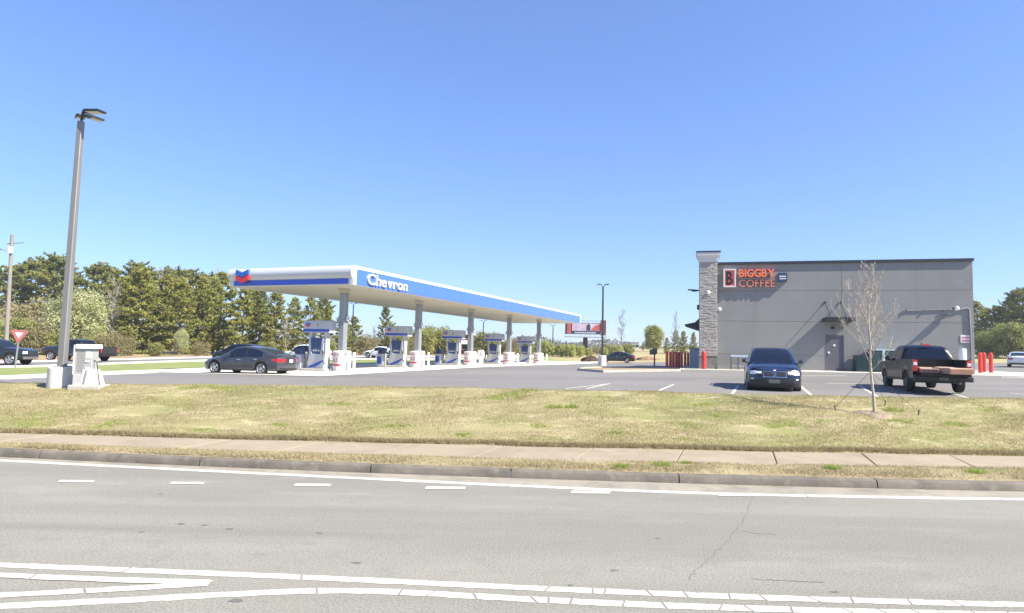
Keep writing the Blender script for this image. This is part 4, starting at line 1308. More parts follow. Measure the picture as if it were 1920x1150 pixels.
def vehicle(name, label, cat, loc, head, S, pm, group=None, simple=False):
    """head: unit vector the vehicle points to"""
    rz = math.atan2(head[1], head[0])
    t = empty(name, loc, rz, label, cat, group)
    L, W = S['L'], S['W']; hw = W / 2
    af, ar = S.get('af', .28), S.get('ar', .2)
    x0, x1 = -L / 2 + ar, L / 2 - af
    zs, zt, wf = curve(S['shoulder']), curve(S['top']), curve(S['width'])
    sill = S['sill']; wr = S['wr']; ra = wr + .065
    fx, rx = S['fx'], S['rx']
    bed = S.get('bed')          # (x_start, x_end, floor) for pick-ups
    xs = set(np.linspace(x0, x1, 46).round(4))
    for c in (fx, rx):
        for a in np.linspace(-ra, ra, 15): xs.add(round(float(c + a), 4))
        for e in (-ra - .004, ra + .004): xs.add(round(float(c + e), 4))
    if bed:
        for e in (bed[0], bed[0] - .01, bed[1]): xs.add(round(e, 4))
    xs = sorted(x for x in xs if x0 <= x <= x1)
    def zb(x):
        b = sill
        for c in (fx, rx):
            q = ra * ra - (x - c) ** 2
            if q > 0: b = max(b, wr + math.sqrt(q) * .97)
        return b
    rows = []
    for x in xs:
        b, s, tt, w = zb(x), zs(x), zt(x), hw * wf(x)
        h = s - b
        inb = bed and x <= bed[0]
        flare = .0
        for c in (fx, rx):
            q = abs(x - c)
            if q < ra + .1: flare = max(flare, .018 * (1 - max(0, q - ra) / .1))
        half = [(w * .955 + flare, b), (w * .99 + flare, b + min(.1, h * .3)), (w * 1.0 + flare * .6, b + h * .5), (w * .992, b + h * .72), (w * .985, b + h * .78), (w * .965, s - .02), (w * .93, s)]
        if inb:
            half += [(w * .875, s + .005), (w * .87, bed[2]), (w * .4, bed[2]), (0, bed[2])]
        else:
            half += [(w * .86, s + (tt - s) * .45), (w * .72, s + (tt - s) * .8), (w * .4, tt - .005), (0, tt)]
        rows.append([(x, y, z) for y, z in half] + [(x, -y, z) for y, z in reversed(half[:-1])])
    MB().grid(rows).build('body', pm, t, smooth=32)
    # front and rear faces, bowed in plan and rounded over the top
    def face(sgn, a, xe, zlo, zhi, top_in, nm, mtl, n=4.0, gy=21, gz_=9, yw=None, off=0.0, y0=-1, y1=1, za=0, zb_=1, belly=.0):
        w = hw * wf(xe)
        rr = []
        for i in range(gz_):
            v = za + (zb_ - za) * i / (gz_ - 1)
            r = []
            for k in range(gy):
                u = y0 + (y1 - y0) * k / (gy - 1)
                z = zlo + (zhi - zlo) * v
                bow = a * (1 - abs(u) ** n)
                inn = top_in * max(0, v - .55) ** 2 * 4.9 + belly * max(0, .3 - v) ** 2 * 11
                wz = w * (.955 + .045 * min(1, v * 4))
                if v > .8: wz *= 1 - .05 * (v - .8) / .2
                r.append((xe + sgn * (bow - inn * (1 - abs(u) ** 8) + off), u * wz, z))
            rr.append(r)
        return MB().grid(rr).build(nm, mtl, t, smooth=35)
    F = dict(sgn=1, a=af, xe=x1, zlo=S['fz'][0], zhi=zs(x1) + .0, top_in=S.get('ftop', .1), belly=.1)
    face(nm='front_fascia', mtl=pm, **F)
    # hood front lip: bridge between face top and the hood
    Rr = dict(sgn=-1, a=ar, xe=x0, zlo=S['rz'][0], zhi=(zs(x0) if not bed else bed[2] - .02), top_in=S.get('rtop', .04), belly=.06)
    if not bed or not S.get('open'):
        if bed: Rr['zhi'] = zs(x0)
        face(nm='rear_fascia', mtl=pm, **Rr)
    lid = []
    w1 = hw * wf(x1)
    for u in np.linspace(-1, 1, 21):
        zf = zs(x1)
        inn = S.get('ftop', .1) * (1 - abs(u) ** 8)
        wz = w1 * .95
        zz = zs(x1) + (zt(x1) - zs(x1)) * (1 - abs(u) ** 2.2)
        lid.append([(x1, u * w1 * .93, zz), (x1 + af * (1 - abs(u) ** 4) - inn, u * wz, zf)])
    MB().grid(lid).build('bonnet_lip', pm, t, smooth=35)
    if not bed:
        w0 = hw * wf(x0); lid = []
        for u in np.linspace(-1, 1, 15):
            zz = zs(x0) + (zt(x0) - zs(x0)) * (1 - abs(u) ** 2.2)
            lid.append([(x0, u * w0 * .93, zz), (x0 - ar * (1 - abs(u) ** 4) + S.get('rtop', .04) * (1 - abs(u) ** 8), u * w0 * .95, zs(x0))])
        MB().grid(lid).build('boot_lip', pm, t, smooth=35)
    # underbody and dark wheel wells
    MB().box(x0 + .1, x1 - .05, -hw * .8, hw * .8, sill - .02, max(sill + .25, wr + .2)).build('underbody', BLACKP, t)
    for c in (fx, rx):
        MB().box(c - ra, c + ra, -hw * .9, hw * .9, wr * .9, min(wr + ra * 1.02, zs(c) - .06)).build('wheel_well', BLACKP, t)
    for c in (fx, rx):
        for s in (-1, 1):
            add_wheel(t, c, s * (hw - S['ww'] / 2 - .015), wr, S['ww'])
    # greenhouse
    zr = curve(S['roof']); gx0, gx1 = S['roof'][0][0], S['roof'][-1][0]
    wsx, rwx = S['ws_top'], S['rw_top']
    wins = S['windows']
    brk = sorted(set([gx0, gx1, wsx, rwx] + [e for w_ in wins for e in w_] + list(np.linspace(gx0, gx1, 40).round(4))))
    tum = S.get('tumble', .8)
    G = []
    for x in brk:
        belt = zs(x) - .005
        z = max(zr(x), belt + .012)
        fr_ = min(1, (z - belt) / max(.3, S['H'] - belt))
        w = hw * wf(x) * .955
        wr_ = w * (1 - (1 - tum) * fr_)
        drop = min(.09, (z - belt) * .4)
        half = [(w, belt), (w - (w - wr_) * .55, belt + (z - drop - belt) * .55), (wr_ * 1.0, z - drop), (wr_ * .93, z - drop * .35), (wr_ * .8, z - drop * .1), (wr_ * .4, z + .012 * fr_), (0, z + .016 * fr_)]
        G.append([(x, y, zz) for y, zz in half] + [(x, -y, zz) for y, zz in reversed(half[:-1])])
    def pick(cols, xr, off=0.0):
        mb = MB()
        for i in range(len(brk) - 1):
            xm = (brk[i] + brk[i + 1]) / 2
            if not (xr[0] < xm < xr[1]): continue
            for c in cols:
                q = [Vector(G[i][c]), Vector(G[i][c + 1]), Vector(G[i + 1][c + 1]), Vector(G[i + 1][c])]
                if off:
                    n = (q[1] - q[0]).cross(q[3] - q[0])
                    if n.length > 1e-9:
                        n.normalize()
                        if n.y * q[0].y < 0 and abs(n.y) > .3: n = -n
                        q = [p + n * off for p in q]
                mb.add(q, [(0, 1, 2, 3)])
        return mb
    def emit(mb, nm, m, par=None):
        if not mb.v: return None
        me = bpy.data.meshes.new(nm); me.from_pydata(mb.v, [], mb.f)
        bm = bmesh.new(); bm.from_mesh(me)
        bmesh.ops.remove_doubles(bm, verts=bm.verts, dist=.0004)
        for f in bm.faces: f.smooth = True
        for e in bm.edges:
            if len(e.link_faces) == 2 and e.calc_face_angle(0) > R_(40): e.smooth = False
        bm.to_mesh(me); bm.free()
        return link(nm, me, m, par or t)
    sideL, sideR = [0, 1], [10, 11]
    roof = emit(pick([2, 3, 8, 9], (gx0, gx1)), 'roof_rail', pm)
    emit(pick([4, 5, 6, 7], (rwx, wsx)), 'roof', pm)
    emit(pick([4, 5, 6, 7], (wsx, gx1)), 'windscreen', S.get('glass', GLASS))
    emit(pick([4, 5, 6, 7], (gx0, rwx)), 'rear_window', S.get('glass', GLASS))
    ends = sorted(wins)
    for sd in (sideL, sideR):
        cur = gx0
        for a, b in ends:
            emit(pick(sd, (cur, a)), 'pillar', pm if S.get('pillar_paint') or cur == gx0 else BLACKP)
            emit(pick(sd, (a, b)), 'side_window', S.get('glass', GLASS))
            cur = b
        emit(pick(sd, (cur, gx1)), 'pillar', pm)
    # lamps
    for s in (-1, 1):
        for (u0, u1, v0, v1) in S['head']:
            a, b = (u0, u1) if s > 0 else (-u1, -u0)
            face(nm='headlamp', mtl=CLEAR, off=.012, y0=a, y1=b, za=v0, zb_=v1, gy=9, gz_=5, **F)
        for (u0, u1, v0, v1) in S['tail']:
            a, b = (u0, u1) if s > 0 else (-u1, -u0)
            if bed and S.get('open'):
                ww = hw * wf(x0)
                MB().bev(x0 - .05, x0 + .06, s * ww * .9 - .1 if s < 0 else s * ww * .9 - .06, s * ww * .9 + .06 if s < 0 else s * ww * .9 + .1, bed[2] + .05, zs(x0) - .03, .02).build('tail_lamp', REDL, t)
                MB().box(x0 - .056, x0 - .051, s * ww * .92 - .06, s * ww * .92 + .06, zs(x0) - .24, zs(x0) - .12).build('tail_lamp', CLEAR, t)
            else:
                face(nm='tail_lamp', mtl=REDL, off=.01, y0=a, y1=b, za=v0, zb_=v1, gy=9, gz_=5, **Rr)
                if S.get('tail_wrap'):
                    zlo = Rr['zlo'] + (Rr['zhi'] - Rr['zlo']) * v0; zhi = Rr['zlo'] + (Rr['zhi'] - Rr['zlo']) * v1
                    w0 = hw * wf(x0 + .2)
                    MB().add([(x0 - .02, s * hw * wf(x0) * 1.006, zlo), (x0 + .34, s * (w0 + .006), (zlo + zhi) / 2), (x0 + .3, s * (w0 + .0), zhi - .01), (x0 - .02, s * hw * wf(x0) * .99, zhi)], [(0, 1, 2, 3)]).build('tail_lamp', REDL, t)
    for (nm, col, u0, u1, v0, v1, o_) in S.get('front_bits', []):
        face(nm=nm, mtl=col, off=o_, y0=u0, y1=u1, za=v0, zb_=v1, gy=11, gz_=5, **F)
    if not (bed and S.get('open')):
        for (nm, col, u0, u1, v0, v1, o_) in S.get('rear_bits', []):
            face(nm=nm, mtl=col, off=o_, y0=u0, y1=u1, za=v0, zb_=v1, gy=9, gz_=4, **Rr)
    # mirrors, handles, trim
    for s in (-1, 1):
        mx, mz = S['mirror']
        yb = hw * wf(mx) * .93
        m_ = MB()
        m_.rings([[(mx + dx, s * (yb + .07), mz + dz) for dx, dz in ((-.09, -.06), (.06, -.05), (.09, .04), (-.09, .1))], [(mx + dx, s * (yb + .2), mz + dz) for dx, dz in ((-.09, -.06), (.05, -.05), (.06, .03), (-.09, .1))]])
        m_.box(mx - .03, mx + .05, min(s * (yb - .04), s * (yb + .09)), max(s * (yb - .04), s * (yb + .09)), mz - .07, mz - .03)
        m_.build('mirror', S.get('mirror_mat', pm), t)
        for hx in S.get('handles', []):
            z = zs(hx) - .13
            MB().bev(hx - .11, hx + .11, min(s * hw * wf(hx) * .985, s * (hw * wf(hx) + .02)), max(s * hw * wf(hx) * .985, s * (hw * wf(hx) + .02)), z - .014, z + .02, .006).build('door_handle', S.get('handle_mat', CHROME), t)
        for sx in S.get('seams', []):
            b = zb(sx); w = hw * wf(sx)
            MB().grid([[(sx - .006, s * (w * .985 + .004), b + .06), (sx + .006, s * (w * .985 + .004), b + .06)], [(sx - .006, s * (w + .006), b + (zs(sx) - b) * .5), (sx + .006, s * (w + .006), b + (zs(sx) - b) * .5)], [(sx - .006, s * (w * .97 + .003), zs(sx) - .03), (sx + .006, s * (w * .97 + .003), zs(sx) - .03)]]).build('door_seam', BLACKP, t)
        MB().box(rx + ra + .02, fx - ra - .02, min(s * (hw * .95), s * (hw * .985)), max(s * (hw * .95), s * (hw * .985)), sill - .03, sill + .05).build('sill_trim', BLACKP, t)
    return t

dimg = mat('lower_black', (.015, .016, .018), .5)
plate = mat('plate_dim', (.12, .125, .12), .6)
def sedan_spec(L=4.9, W=1.85, H=1.46, wr=.335):
    k = L / 4.9
    return dict(L=L, W=W, H=H, sill=.24, wr=wr, ww=.22, fx=1.5 * k, rx=-1.33 * k, af=.34, ar=.22, ftop=.1, rtop=.03,
        shoulder=[(-2.3 * k, .93), (-1.7 * k, .95), (-.6 * k, .92), (.5 * k, .88), (1.0 * k, .86), (1.7 * k, .77), (2.2 * k, .63)],
        top=[(-2.3 * k, 1.04), (-1.9 * k, 1.07), (-1.5 * k, 1.07), (0, 1.0), (.9 * k, .99), (1.6 * k, .9), (2.0 * k, .8), (2.2 * k, .7)],
        width=[(-2.3 * k, .9), (-1.9 * k, .965), (-1.2 * k, 1), (1.2 * k, 1), (1.9 * k, .965), (2.2 * k, .87)],
        roof=[(-2.05 * k, 1.03), (-1.75 * k, 1.12), (-1.25 * k, 1.3), (-.8 * k, 1.41), (-.2 * k, H), (.25 * k, H - .04), (.55 * k, 1.3), (1.1 * k, .97)],
        ws_top=.22 * k, rw_top=-.95 * k, windows=[(-1.35 * k, -.42 * k), (-.34 * k, .62 * k)], tumble=.78,
        fz=(.2, .7), rz=(.28, .95), head=[(.52, .97, .68, .92)], tail=[(.5, 1.0, .62, .88)], tail_wrap=True, mirror=(.62 * k, .98),
        handles=[-1.0 * k, .0], seams=[-.38 * k, .72 * k, -1.2 * k],
        front_bits=[('grille', BLACKP, -.5, .5, .45, .78, .014), ('air_intake', BLACKP, -.7, .7, .1, .34, .014)],
        rear_bits=[('number_plate', WHITE, -.17, .17, .6, .82, .016), ('rear_bumper', BLACKP, -.86, .86, .0, .16, .01)])

grey_p = paint('metal_grey', (.052, .055, .064)); blue_p = paint('deep_blue', (.006, .011, .04)); black_p = paint('black', (.008, .009, .011), .22, .1)
white_p = paint('white', (.72, .73, .75), .3, 0.0); dark_p = paint('dark_slate', (.02, .022, .03)); brown_p = paint('dark_brown', (.006, .006, .007), .28, 0.0)

def place(px, py, d):
    p = at(px, py, d); return (p.x, p.y, lot_z(p.x, p.y))

# the grey saloon at the first pump
hd = Vector((-.957, .29, 0))
p = place(469, 700, 33.8)
S1 = sedan_spec(4.95); S1['glass'] = mat('saloon_glass', (.01, .015, .03), .06, spec=.5)
vehicle('parked_saloon', 'dark grey four door saloon parked at the nearest fuel pump, facing left', 'car', (p[0], p[1], p[2] + .0), hd, S1, grey_p)

# dark blue SUV nose-on
SUV = dict(L=4.66, W=1.9, H=1.67, sill=.28, wr=.365, ww=.24, fx=1.44, rx=-1.42, af=.3, ar=.16, ftop=.12, rtop=.05,
    shoulder=[(-2.25, 1.08), (-1.0, 1.05), (.4, 1.01), (1.1, .99), (1.7, .93), (2.1, .82)],
    top=[(-2.25, 1.12), (0, 1.1), (.95, 1.1), (1.5, 1.05), (1.9, .96), (2.1, .88)],
    width=[(-2.25, .93), (-1.5, 1), (1.2, 1), (1.8, .97), (2.1, .9)],
    roof=[(-2.24, 1.08), (-2.1, 1.35), (-1.75, 1.57), (-1.2, 1.64), (-.3, 1.67), (.2, 1.63), (.55, 1.48), (1.15, 1.07)],
    ws_top=.22, rw_top=-1.9, windows=[(-1.85, -1.25), (-1.15, -.28), (-.2, .7)], tumble=.76,
    fz=(.2, .88), rz=(.35, 1.08), head=[(.52, .74, .775, .9), (.735, .97, .72, .93)], tail=[(.5, 1.0, .6, .82)], mirror=(.72, 1.12), handles=[-.95, .0], seams=[-.24, .78, -1.2],
    glass=mat('suv_glass', (.008, .012, .025), .06, spec=.4), mirror_mat=black_p,
    front_bits=[('lamp_bezel', dimg, -.985, -.47, .69, .95, .006), ('lamp_bezel', dimg, .47, .985, .69, .95, .006), ('grille', CHROME, -.46, -.02, .58, .94, .014), ('grille', CHROME, .02, .46, .58, .94, .014),
                ('grille_slats', mat('grille_dark', (.03, .031, .034), .4, .2), -.435, -.045, .61, .91, .022), ('grille_slats', mat('grille_dark', (.1, .1, .11), .4), .045, .435, .61, .91, .022),
                ('air_intake', dimg, -.62, .62, .1, .45, .014), ('side_intake', dimg, -.96, -.68, .1, .42, .012), ('side_intake', dimg, .68, .96, .1, .42, .012),
                ('number_plate', plate, -.24, .2, .24, .46, .024), ('fog_lamp', CLEAR, -.93, -.82, .44, .5, .018), ('fog_lamp', CLEAR, .82, .93, .44, .5, .018),
                ('skirt', dimg, -.9, .9, .0, .09, .012), ('bonnet_badge', WHITE, -.045, .045, .95, 1.0, .03)],
    rear_bits=[])
sv = -byv * math.cos(R_(0)) ; AZ_P = R_(18.5)
hd = Vector((-math.sin(AZ_P), -math.cos(AZ_P), 0))
fr_pt = at(1452, 737, 23.6)
q = Vector((fr_pt.x, fr_pt.y, 0)) - hd * (SUV['L'] / 2 - .3)
suv = vehicle('parked_suv', 'dark blue SUV parked nose towards the street in front of the grey shop', 'car', (q.x, q.y, lot_z(q.x, q.y) - .05), hd, SUV, blue_p)
for s in (-1, 1):
    MB().tube([(-1.7, s * .66, 1.6), (-1.6, s * .66, 1.66), (.0, s * .67, 1.705), (.12, s * .67, 1.66)], .022, 6).build('roof_bar', CHROME, suv)
# seats and screen mirror seen through the glass are lost behind the reflections; a tag hangs under the mirror
def truck_spec(open_=True):
    return dict(L=5.75, W=2.0, H=1.88, sill=.46, wr=.41, ww=.27, fx=1.85, rx=-1.75, af=.22, ar=.06, ftop=.06, rtop=.0,
        shoulder=[(-2.85, 1.3), (-.8, 1.29), (.5, 1.23), (1.2, 1.22), (2.3, 1.17), (2.7, 1.08)],
        top=[(-2.85, 1.3), (.5, 1.28), (1.2, 1.3), (2.2, 1.25), (2.7, 1.14)],
        width=[(-2.85, .975), (-1, 1), (1.6, 1), (2.4, .98), (2.7, .93)],
        roof=[(-.98, 1.29), (-.9, 1.5), (-.78, 1.76), (-.5, 1.86), (.0, 1.88), (.45, 1.85), (.75, 1.74), (1.4, 1.27)],
        ws_top=.5, rw_top=-.72, windows=[(-.75, .02), (.12, 1.0)], tumble=.8, bed=(-1.0, -2.85, .78), open=open_,
        fz=(.42, 1.1), rz=(.5, 1.28), head=[(.66, .98, .62, .88)], tail=[(.88, 1.0, .35, .98)], mirror=(.98, 1.3), handles=[-.35, .62], seams=[.07, 1.12, -.9],
        glass=mat('truck_glass', (.006, .01, .025), .06, spec=.45), mirror_mat=BLACKP, handle_mat=BLACKP, pillar_paint=True,
        front_bits=[('grille', BLACKP, -.6, .6, .4, .88, .014), ('bumper', CHROME, -.97, .97, .04, .3, .03)], rear_bits=[('bumper', BLACKP, -.98, .98, -.05, .18, .06)])
TS = truck_spec(True)
hd = Vector((math.sin(AZ_P), math.cos(AZ_P), 0))
rp = at(1762, 745, 23.3)
q = Vector((rp.x, rp.y, 0)) + hd * (TS['L'] / 2 - .55)
trk = vehicle('pickup_truck', 'dark pick-up truck with lowered tailgate and boxes in its bed, seen from behind', 'pickup truck', (q.x, q.y, lot_z(q.x, q.y) + .04), hd, TS, brown_p)
brown_p.node_tree.nodes['Principled BSDF'].inputs['Coat Weight'].default_value = .12; brown_p.node_tree.nodes['Principled BSDF'].inputs['Specular IOR Level'].default_value = .25
_dr = None
for _w in trk.children:
    if _w.name.startswith('wheel') and not _w.name.startswith('wheel_well'):
        for _c in _w.children:
            if _c.name.startswith('rim'):
                if _dr is None:
                    _dr = _c.data.copy(); _dr.materials.clear(); _dr.materials.append(mat('dark_rim', (.09, .09, .095), .4, .5))
                _c.data = _dr
trk.scale = (.93, .93, .93)
xr = -TS['L'] / 2 + .06
MB().bev(xr - .56, xr - .01, -.82, .82, .66, .76, .02).build('tailgate', brown_p, trk)
mb = MB().bev(xr - .26, xr + .05, -.98, .98, .46, .68, .05); mb.build('rear_bumper', BLACKP, trk)
MB().box(xr - .275, xr - .262, -.16, .16, .5, .62).build('number_plate', plate, trk)
MB().bev(-1.04, -.985, -.86, .86, .8, 1.32, .01).build('bulkhead', brown_p, trk)
MB().bev(-.84, -.78, -.16, .16, 1.86, 1.92, .01).build('brake_lamp', REDL, trk)
MB().prism([(-.1, 1.885), (-.2, 1.885), (-.22, 1.99), (-.19, 1.99)], 'y', -.012, .012).build('antenna', BLACKP, trk)
MB().tube([(xr + .3, -.55, .42), (xr - .1, -.58, .4)], .035, 8).build('exhaust', STEEL, trk)
# load of boxes
kraft = mat('box_kraft', (.4, .235, .165), .8, var=.12, scale=3); kraft2 = mat('box_top', (.62, .47, .36), .8, var=.1, scale=6); kend = mat('box_end', (.25, .12, .09), .8, var=.15, scale=3)
def carton(dx, dy, rz, l, w, h, z, label):
    base = trk.matrix_world
    c, s_ = math.cos(math.atan2(hd.y, hd.x)), math.sin(math.atan2(hd.y, hd.x))
    dx, dy, z = dx * .93, dy * .93, z * .93
    px_, py_ = q.x + c * dx - s_ * dy, q.y + s_ * dx + c * dy
    t = empty('carton', (px_, py_, trk.location.z + z), math.atan2(hd.y, hd.x) + rz, label, 'box', 'cartons in the pick-up bed')
    MB().bev(-l / 2, l / 2, -w / 2, w / 2, 0, h, .012).build('carton_body', kraft, t)
    MB().box(-l / 2 - .006, -l / 2 + .0, -w / 2 + .03, w / 2 - .03, .03, h - .04).build('end_flap', kend, t)
    for k in range(2):
        MB().box(-l / 2 + .02, l / 2 - .02, (-w / 2 + .01 if k == 0 else .005), (-.005 if k == 0 else w / 2 - .01), h + .001, h + .008).build('lid', kraft2, t)
carton(xr - .2, -.3, R_(14), 1.1, .8, .2, .765, 'large brown carton sticking out over the lowered tailgate on the right')
carton(xr + .1, .42, R_(-9), .9, .55, .14, .785, 'brown carton lying left on the lowered tailgate of the pick-up')
carton(xr + 1.0, .3, R_(2), .8, .6, .17, .785, 'brown carton further inside the pick-up bed on the left')
carton(xr + 1.0, -.4, R_(-5), .8, .6, .2, .785, 'brown carton further inside the pick-up bed on the right')

# other vehicles
hl = lambda az: Vector((math.sin(R_(az)), math.cos(R_(az)), 0))
p = place(1157, 683, 84)
S2 = sedan_spec(4.75); S2['glass'] = GLASS
vehicle('parked_saloon', 'black saloon behind the planted island in the distance', 'car', (p[0], p[1], p[2] + .05), hl(-78), S2, black_p)
p = place(1912, 689, 63)
vehicle('parked_saloon', 'white saloon at the right edge beyond the red bollards, seen from behind', 'car', (p[0], p[1], p[2] + .05), hl(40), sedan_spec(4.85), white_p)
p = place(714, 672, 82)
vehicle('passing_saloon', 'low white saloon on the far road right of the nearest poster drum', 'car', (p[0], p[1], lot_z(p[0], p[1]) + .05), hl(-75), sedan_spec(4.7), white_p)
SV2 = dict(SUV); SV2['glass'] = GLASS
p = place(572, 683, 58)
vehicle('parked_suv', 'white SUV behind the boot of the grey saloon and the first pump', 'car', (p[0], p[1], p[2] + .05), hl(-70), SV2, white_p)
p = place(448, 684, 56)
vehicle('parked_suv', 'black SUV mostly hidden behind the bonnet of the grey saloon', 'car', (p[0], p[1], p[2] + .05), hl(-76), dict(SUV, glass=GLASS), black_p)
TS2 = truck_spec(False); TS2['glass'] = GLASS
p = place(147, 677, 56)
vehicle('passing_pickup', 'dark slate pick-up truck on the side road behind the air pump and lamp post', 'pickup truck', (p[0], p[1], p[2] + .05), hl(-84), TS2, dark_p)
p = place(-18, 690, 47)
vehicle('passing_pickup', 'dark vehicle cut off by the left picture edge on the side road', 'pickup truck', (p[0], p[1], p[2] + .05), hl(84), dict(truck_spec(False), glass=GLASS), dark_p)
# ================================================================== LAMP POSTS, KIOSK, POLES, SIGNS
# tall lamp post on the left
base = at(113, 722, 21.5); bz_ = gz(base.x, base.y)
lp = empty('lamp_post', (base.x, base.y, bz_), 0, 'tall grey lamp post on a white concrete drum at the left', 'street lamp', 'lamp posts')
MB().lathe([(.37, -.3), (.385, .0), (.385, .6), (.35, .64), (.1, .645)], 28).build('concrete_base', CONCW, lp, smooth=40)
topp = at(152, 228, 21.5)
tv = topp - Vector((base.x, base.y, bz_))
pole_g = mat('pole_grey', (.235, .23, .215), .5, .4, var=.06, scale=1.5)
b0 = Vector((.02, 0, .6))
mb = MB()
a_, b_ = .115, .085
mb.rings([[(b0.x + sx * a_, b0.y + sy * a_, b0.z) for sx, sy in ((-1, -.8), (-.8, -1), (.8, -1), (1, -.8), (1, .8), (.8, 1), (-.8, 1), (-1, .8))], [(tv.x + sx * b_, tv.y + sy * b_, tv.z) for sx, sy in ((-1, -.8), (-.8, -1), (.8, -1), (1, -.8), (1, .8), (.8, 1), (-.8, 1), (-1, .8))]])
mb.build('pole', pole_g, lp, smooth=30)
MB().bev(b0.x - .2, b0.x + .2, -.2, .2, .62, .68, .02).build('base_plate', pole_g, lp)
MB().tube([tv + Vector((0, 0, -.15)), tv + Vector((.02, 0, .12)), tv + Vector((.12, -.1, .28)), tv + Vector((.2, -.12, .3))], .05, 8).build('arm', BLACKM, lp, smooth=60)
hm = mat('lamp_head_grey', (.2, .2, .2), .5, .3)
def lamp_head(parent, c, ang, l=.72, w=.3, tilt=0):
    e = empty('lamp_head', c, ang); e.parent = parent; e.rotation_euler = (0, tilt, ang)
    MB().add([(0, -.07, .03), (0, .07, .03), (.18, w / 2, .06), (l, w / 2, .05), (l, -w / 2, .05), (.18, -w / 2, .06), (0, -.05, -.03), (0, .05, -.03), (.18, w / 2, -.02), (l, w / 2, -.005), (l, -w / 2, -.005), (.18, -w / 2, -.02)],
             [(0, 5, 2, 1), (5, 4, 3, 2), (6, 7, 8, 11), (11, 8, 9, 10), (0, 1, 7, 6), (1, 2, 8, 7), (2, 3, 9, 8), (3, 4, 10, 9), (4, 5, 11, 10), (5, 0, 6, 11)]).build('housing', BLACKM, e)
    MB().box(.22, l - .05, -w / 2 + .03, w / 2 - .03, -.03, -.021).build('lens', mat('lamp_lens', (.6, .6, .55), .4), e)
lamp_head(lp, tv + Vector((.12, -.08, .3)), R_(-15), .8, .34, R_(4))
lamp_head(lp, tv + Vector((.05, .05, .24)), R_(60), .6, .3, R_(2))
lamp_head(lp, tv + Vector((-.02, 0.02, .24)), R_(130), .5, .28, R_(2))

def twin_lamp(px, py, d, ptop, label, bh=1.0, bw_=.3):
    b = at(px, py, d); z = lot_z(b.x, b.y)
    h = at(px, ptop, d).z - z
    t = empty('lamp_post', (b.x, b.y, z), 0, label, 'street lamp', 'lamp posts')
    if bh: MB().lathe([(bw_ * 1.05, -.2), (bw_, 0), (bw_, bh - .05), (bw_ * .85, bh)], 18).build('concrete_base', CONCW, t, smooth=40)
    dkp = mat('pole_dark', (.05, .052, .055), .5, .3)
    MB().rings([[(sx * .09, sy * .09, bh - .05) for sx, sy in ((-1, -1), (1, -1), (1, 1), (-1, 1))], [(sx * .07, sy * .07, h) for sx, sy in ((-1, -1), (1, -1), (1, 1), (-1, 1))]]).build('pole', dkp, t)
    for s in (-1, 1):
        MB().tube([(0, 0, h - .15), (s * .1, 0, h + .1), (s * .17, 0, h + .2)], .04, 6).build('arm', dkp, t)
        lamp_head(t, (s * .15, 0, h + .2), 0 if s > 0 else math.pi, .42, .3, R_(-4))
    return t
twin_lamp(1129, 678, 60, 538, 'dark twin-headed lamp post on a white base in front of the billboard', 1.0, .38)
twin_lamp(1036, 668, 110, 612, 'thin dark lamp post beyond the far end of the canopy', 0)
twin_lamp(905, 668, 100, 604, 'thin dark lamp post seen between the middle and fourth canopy columns', 0)
twin_lamp(659, 672, 95, 572, 'thin lamp post seen just right of the nearest canopy column', 0)

# air and vacuum machine
p = at(166, 724, 21.3); z = gz(p.x, p.y)
k = empty('air_machine', (p.x, p.y, z), R_(10), 'grey and white air pump machine on a concrete pedestal beside the lamp post', 'air pump')
k.scale = (.76, .9, 1.0)
MB().bev(-.62, .66, -.45, .45, -.2, .12, .04).build('pad', CONC, k)
MB().bev(-.5, -.14, -.3, .3, .12, .46, .02).build('pedestal', mat('pedestal_grey', (.4, .39, .38), .8, var=.08, scale=4), k)
MB().prism([(-.135, .12), (.5, .12), (.36, .5), (.26, .62), (-.135, .62)], 'y', -.28, .28).build('pedestal_wing', CONCW, k)
cab = MB().bev(-.46, .2, -.26, .26, .47, 1.3, .02).build('cabinet', mat('cabinet_grey', (.33, .335, .34), .5), k)
MB().box(-.5, -.465, -.34, .34, .46, 1.42).build('side_panel', LGREY, k)
MB().bev(-.44, .3, -.34, .34, 1.302, 1.44, .02).build('cap', WHITE, k)
MB().box(-.38, -.1, -.27, -.262, .56, 1.2).build('front_panel', mat('panel_taupe', (.24, .23, .22), .6, var=.1, scale=3), cab)
MB().box(-.06, .18, -.275, -.262, .98, 1.24).build('instruction_plate', LGREY, cab)
MB().box(-.04, .12, -.29, -.277, .86, .93).build('coin_panel', WHITE, cab)
MB().box(-.04, .12, -.29, -.263, .6, .68).build('nozzle_holder', WHITE, cab)
MB().tube([(.2, -.1, .92), (.36, -.16, .86), (.44, -.2, .5), (.56, -.25, .14), (.6, -.26, .12)], .022, 8).build('hose', BLACKP, k, smooth=60)
MB().tube([(.05, -.3, .62), (.07, -.36, .5), (.03, -.36, .25), (-.02, -.33, .14)], .02, 8).build('hose', mat('hose_grey', (.25, .25, .25), .6), k, smooth=60)

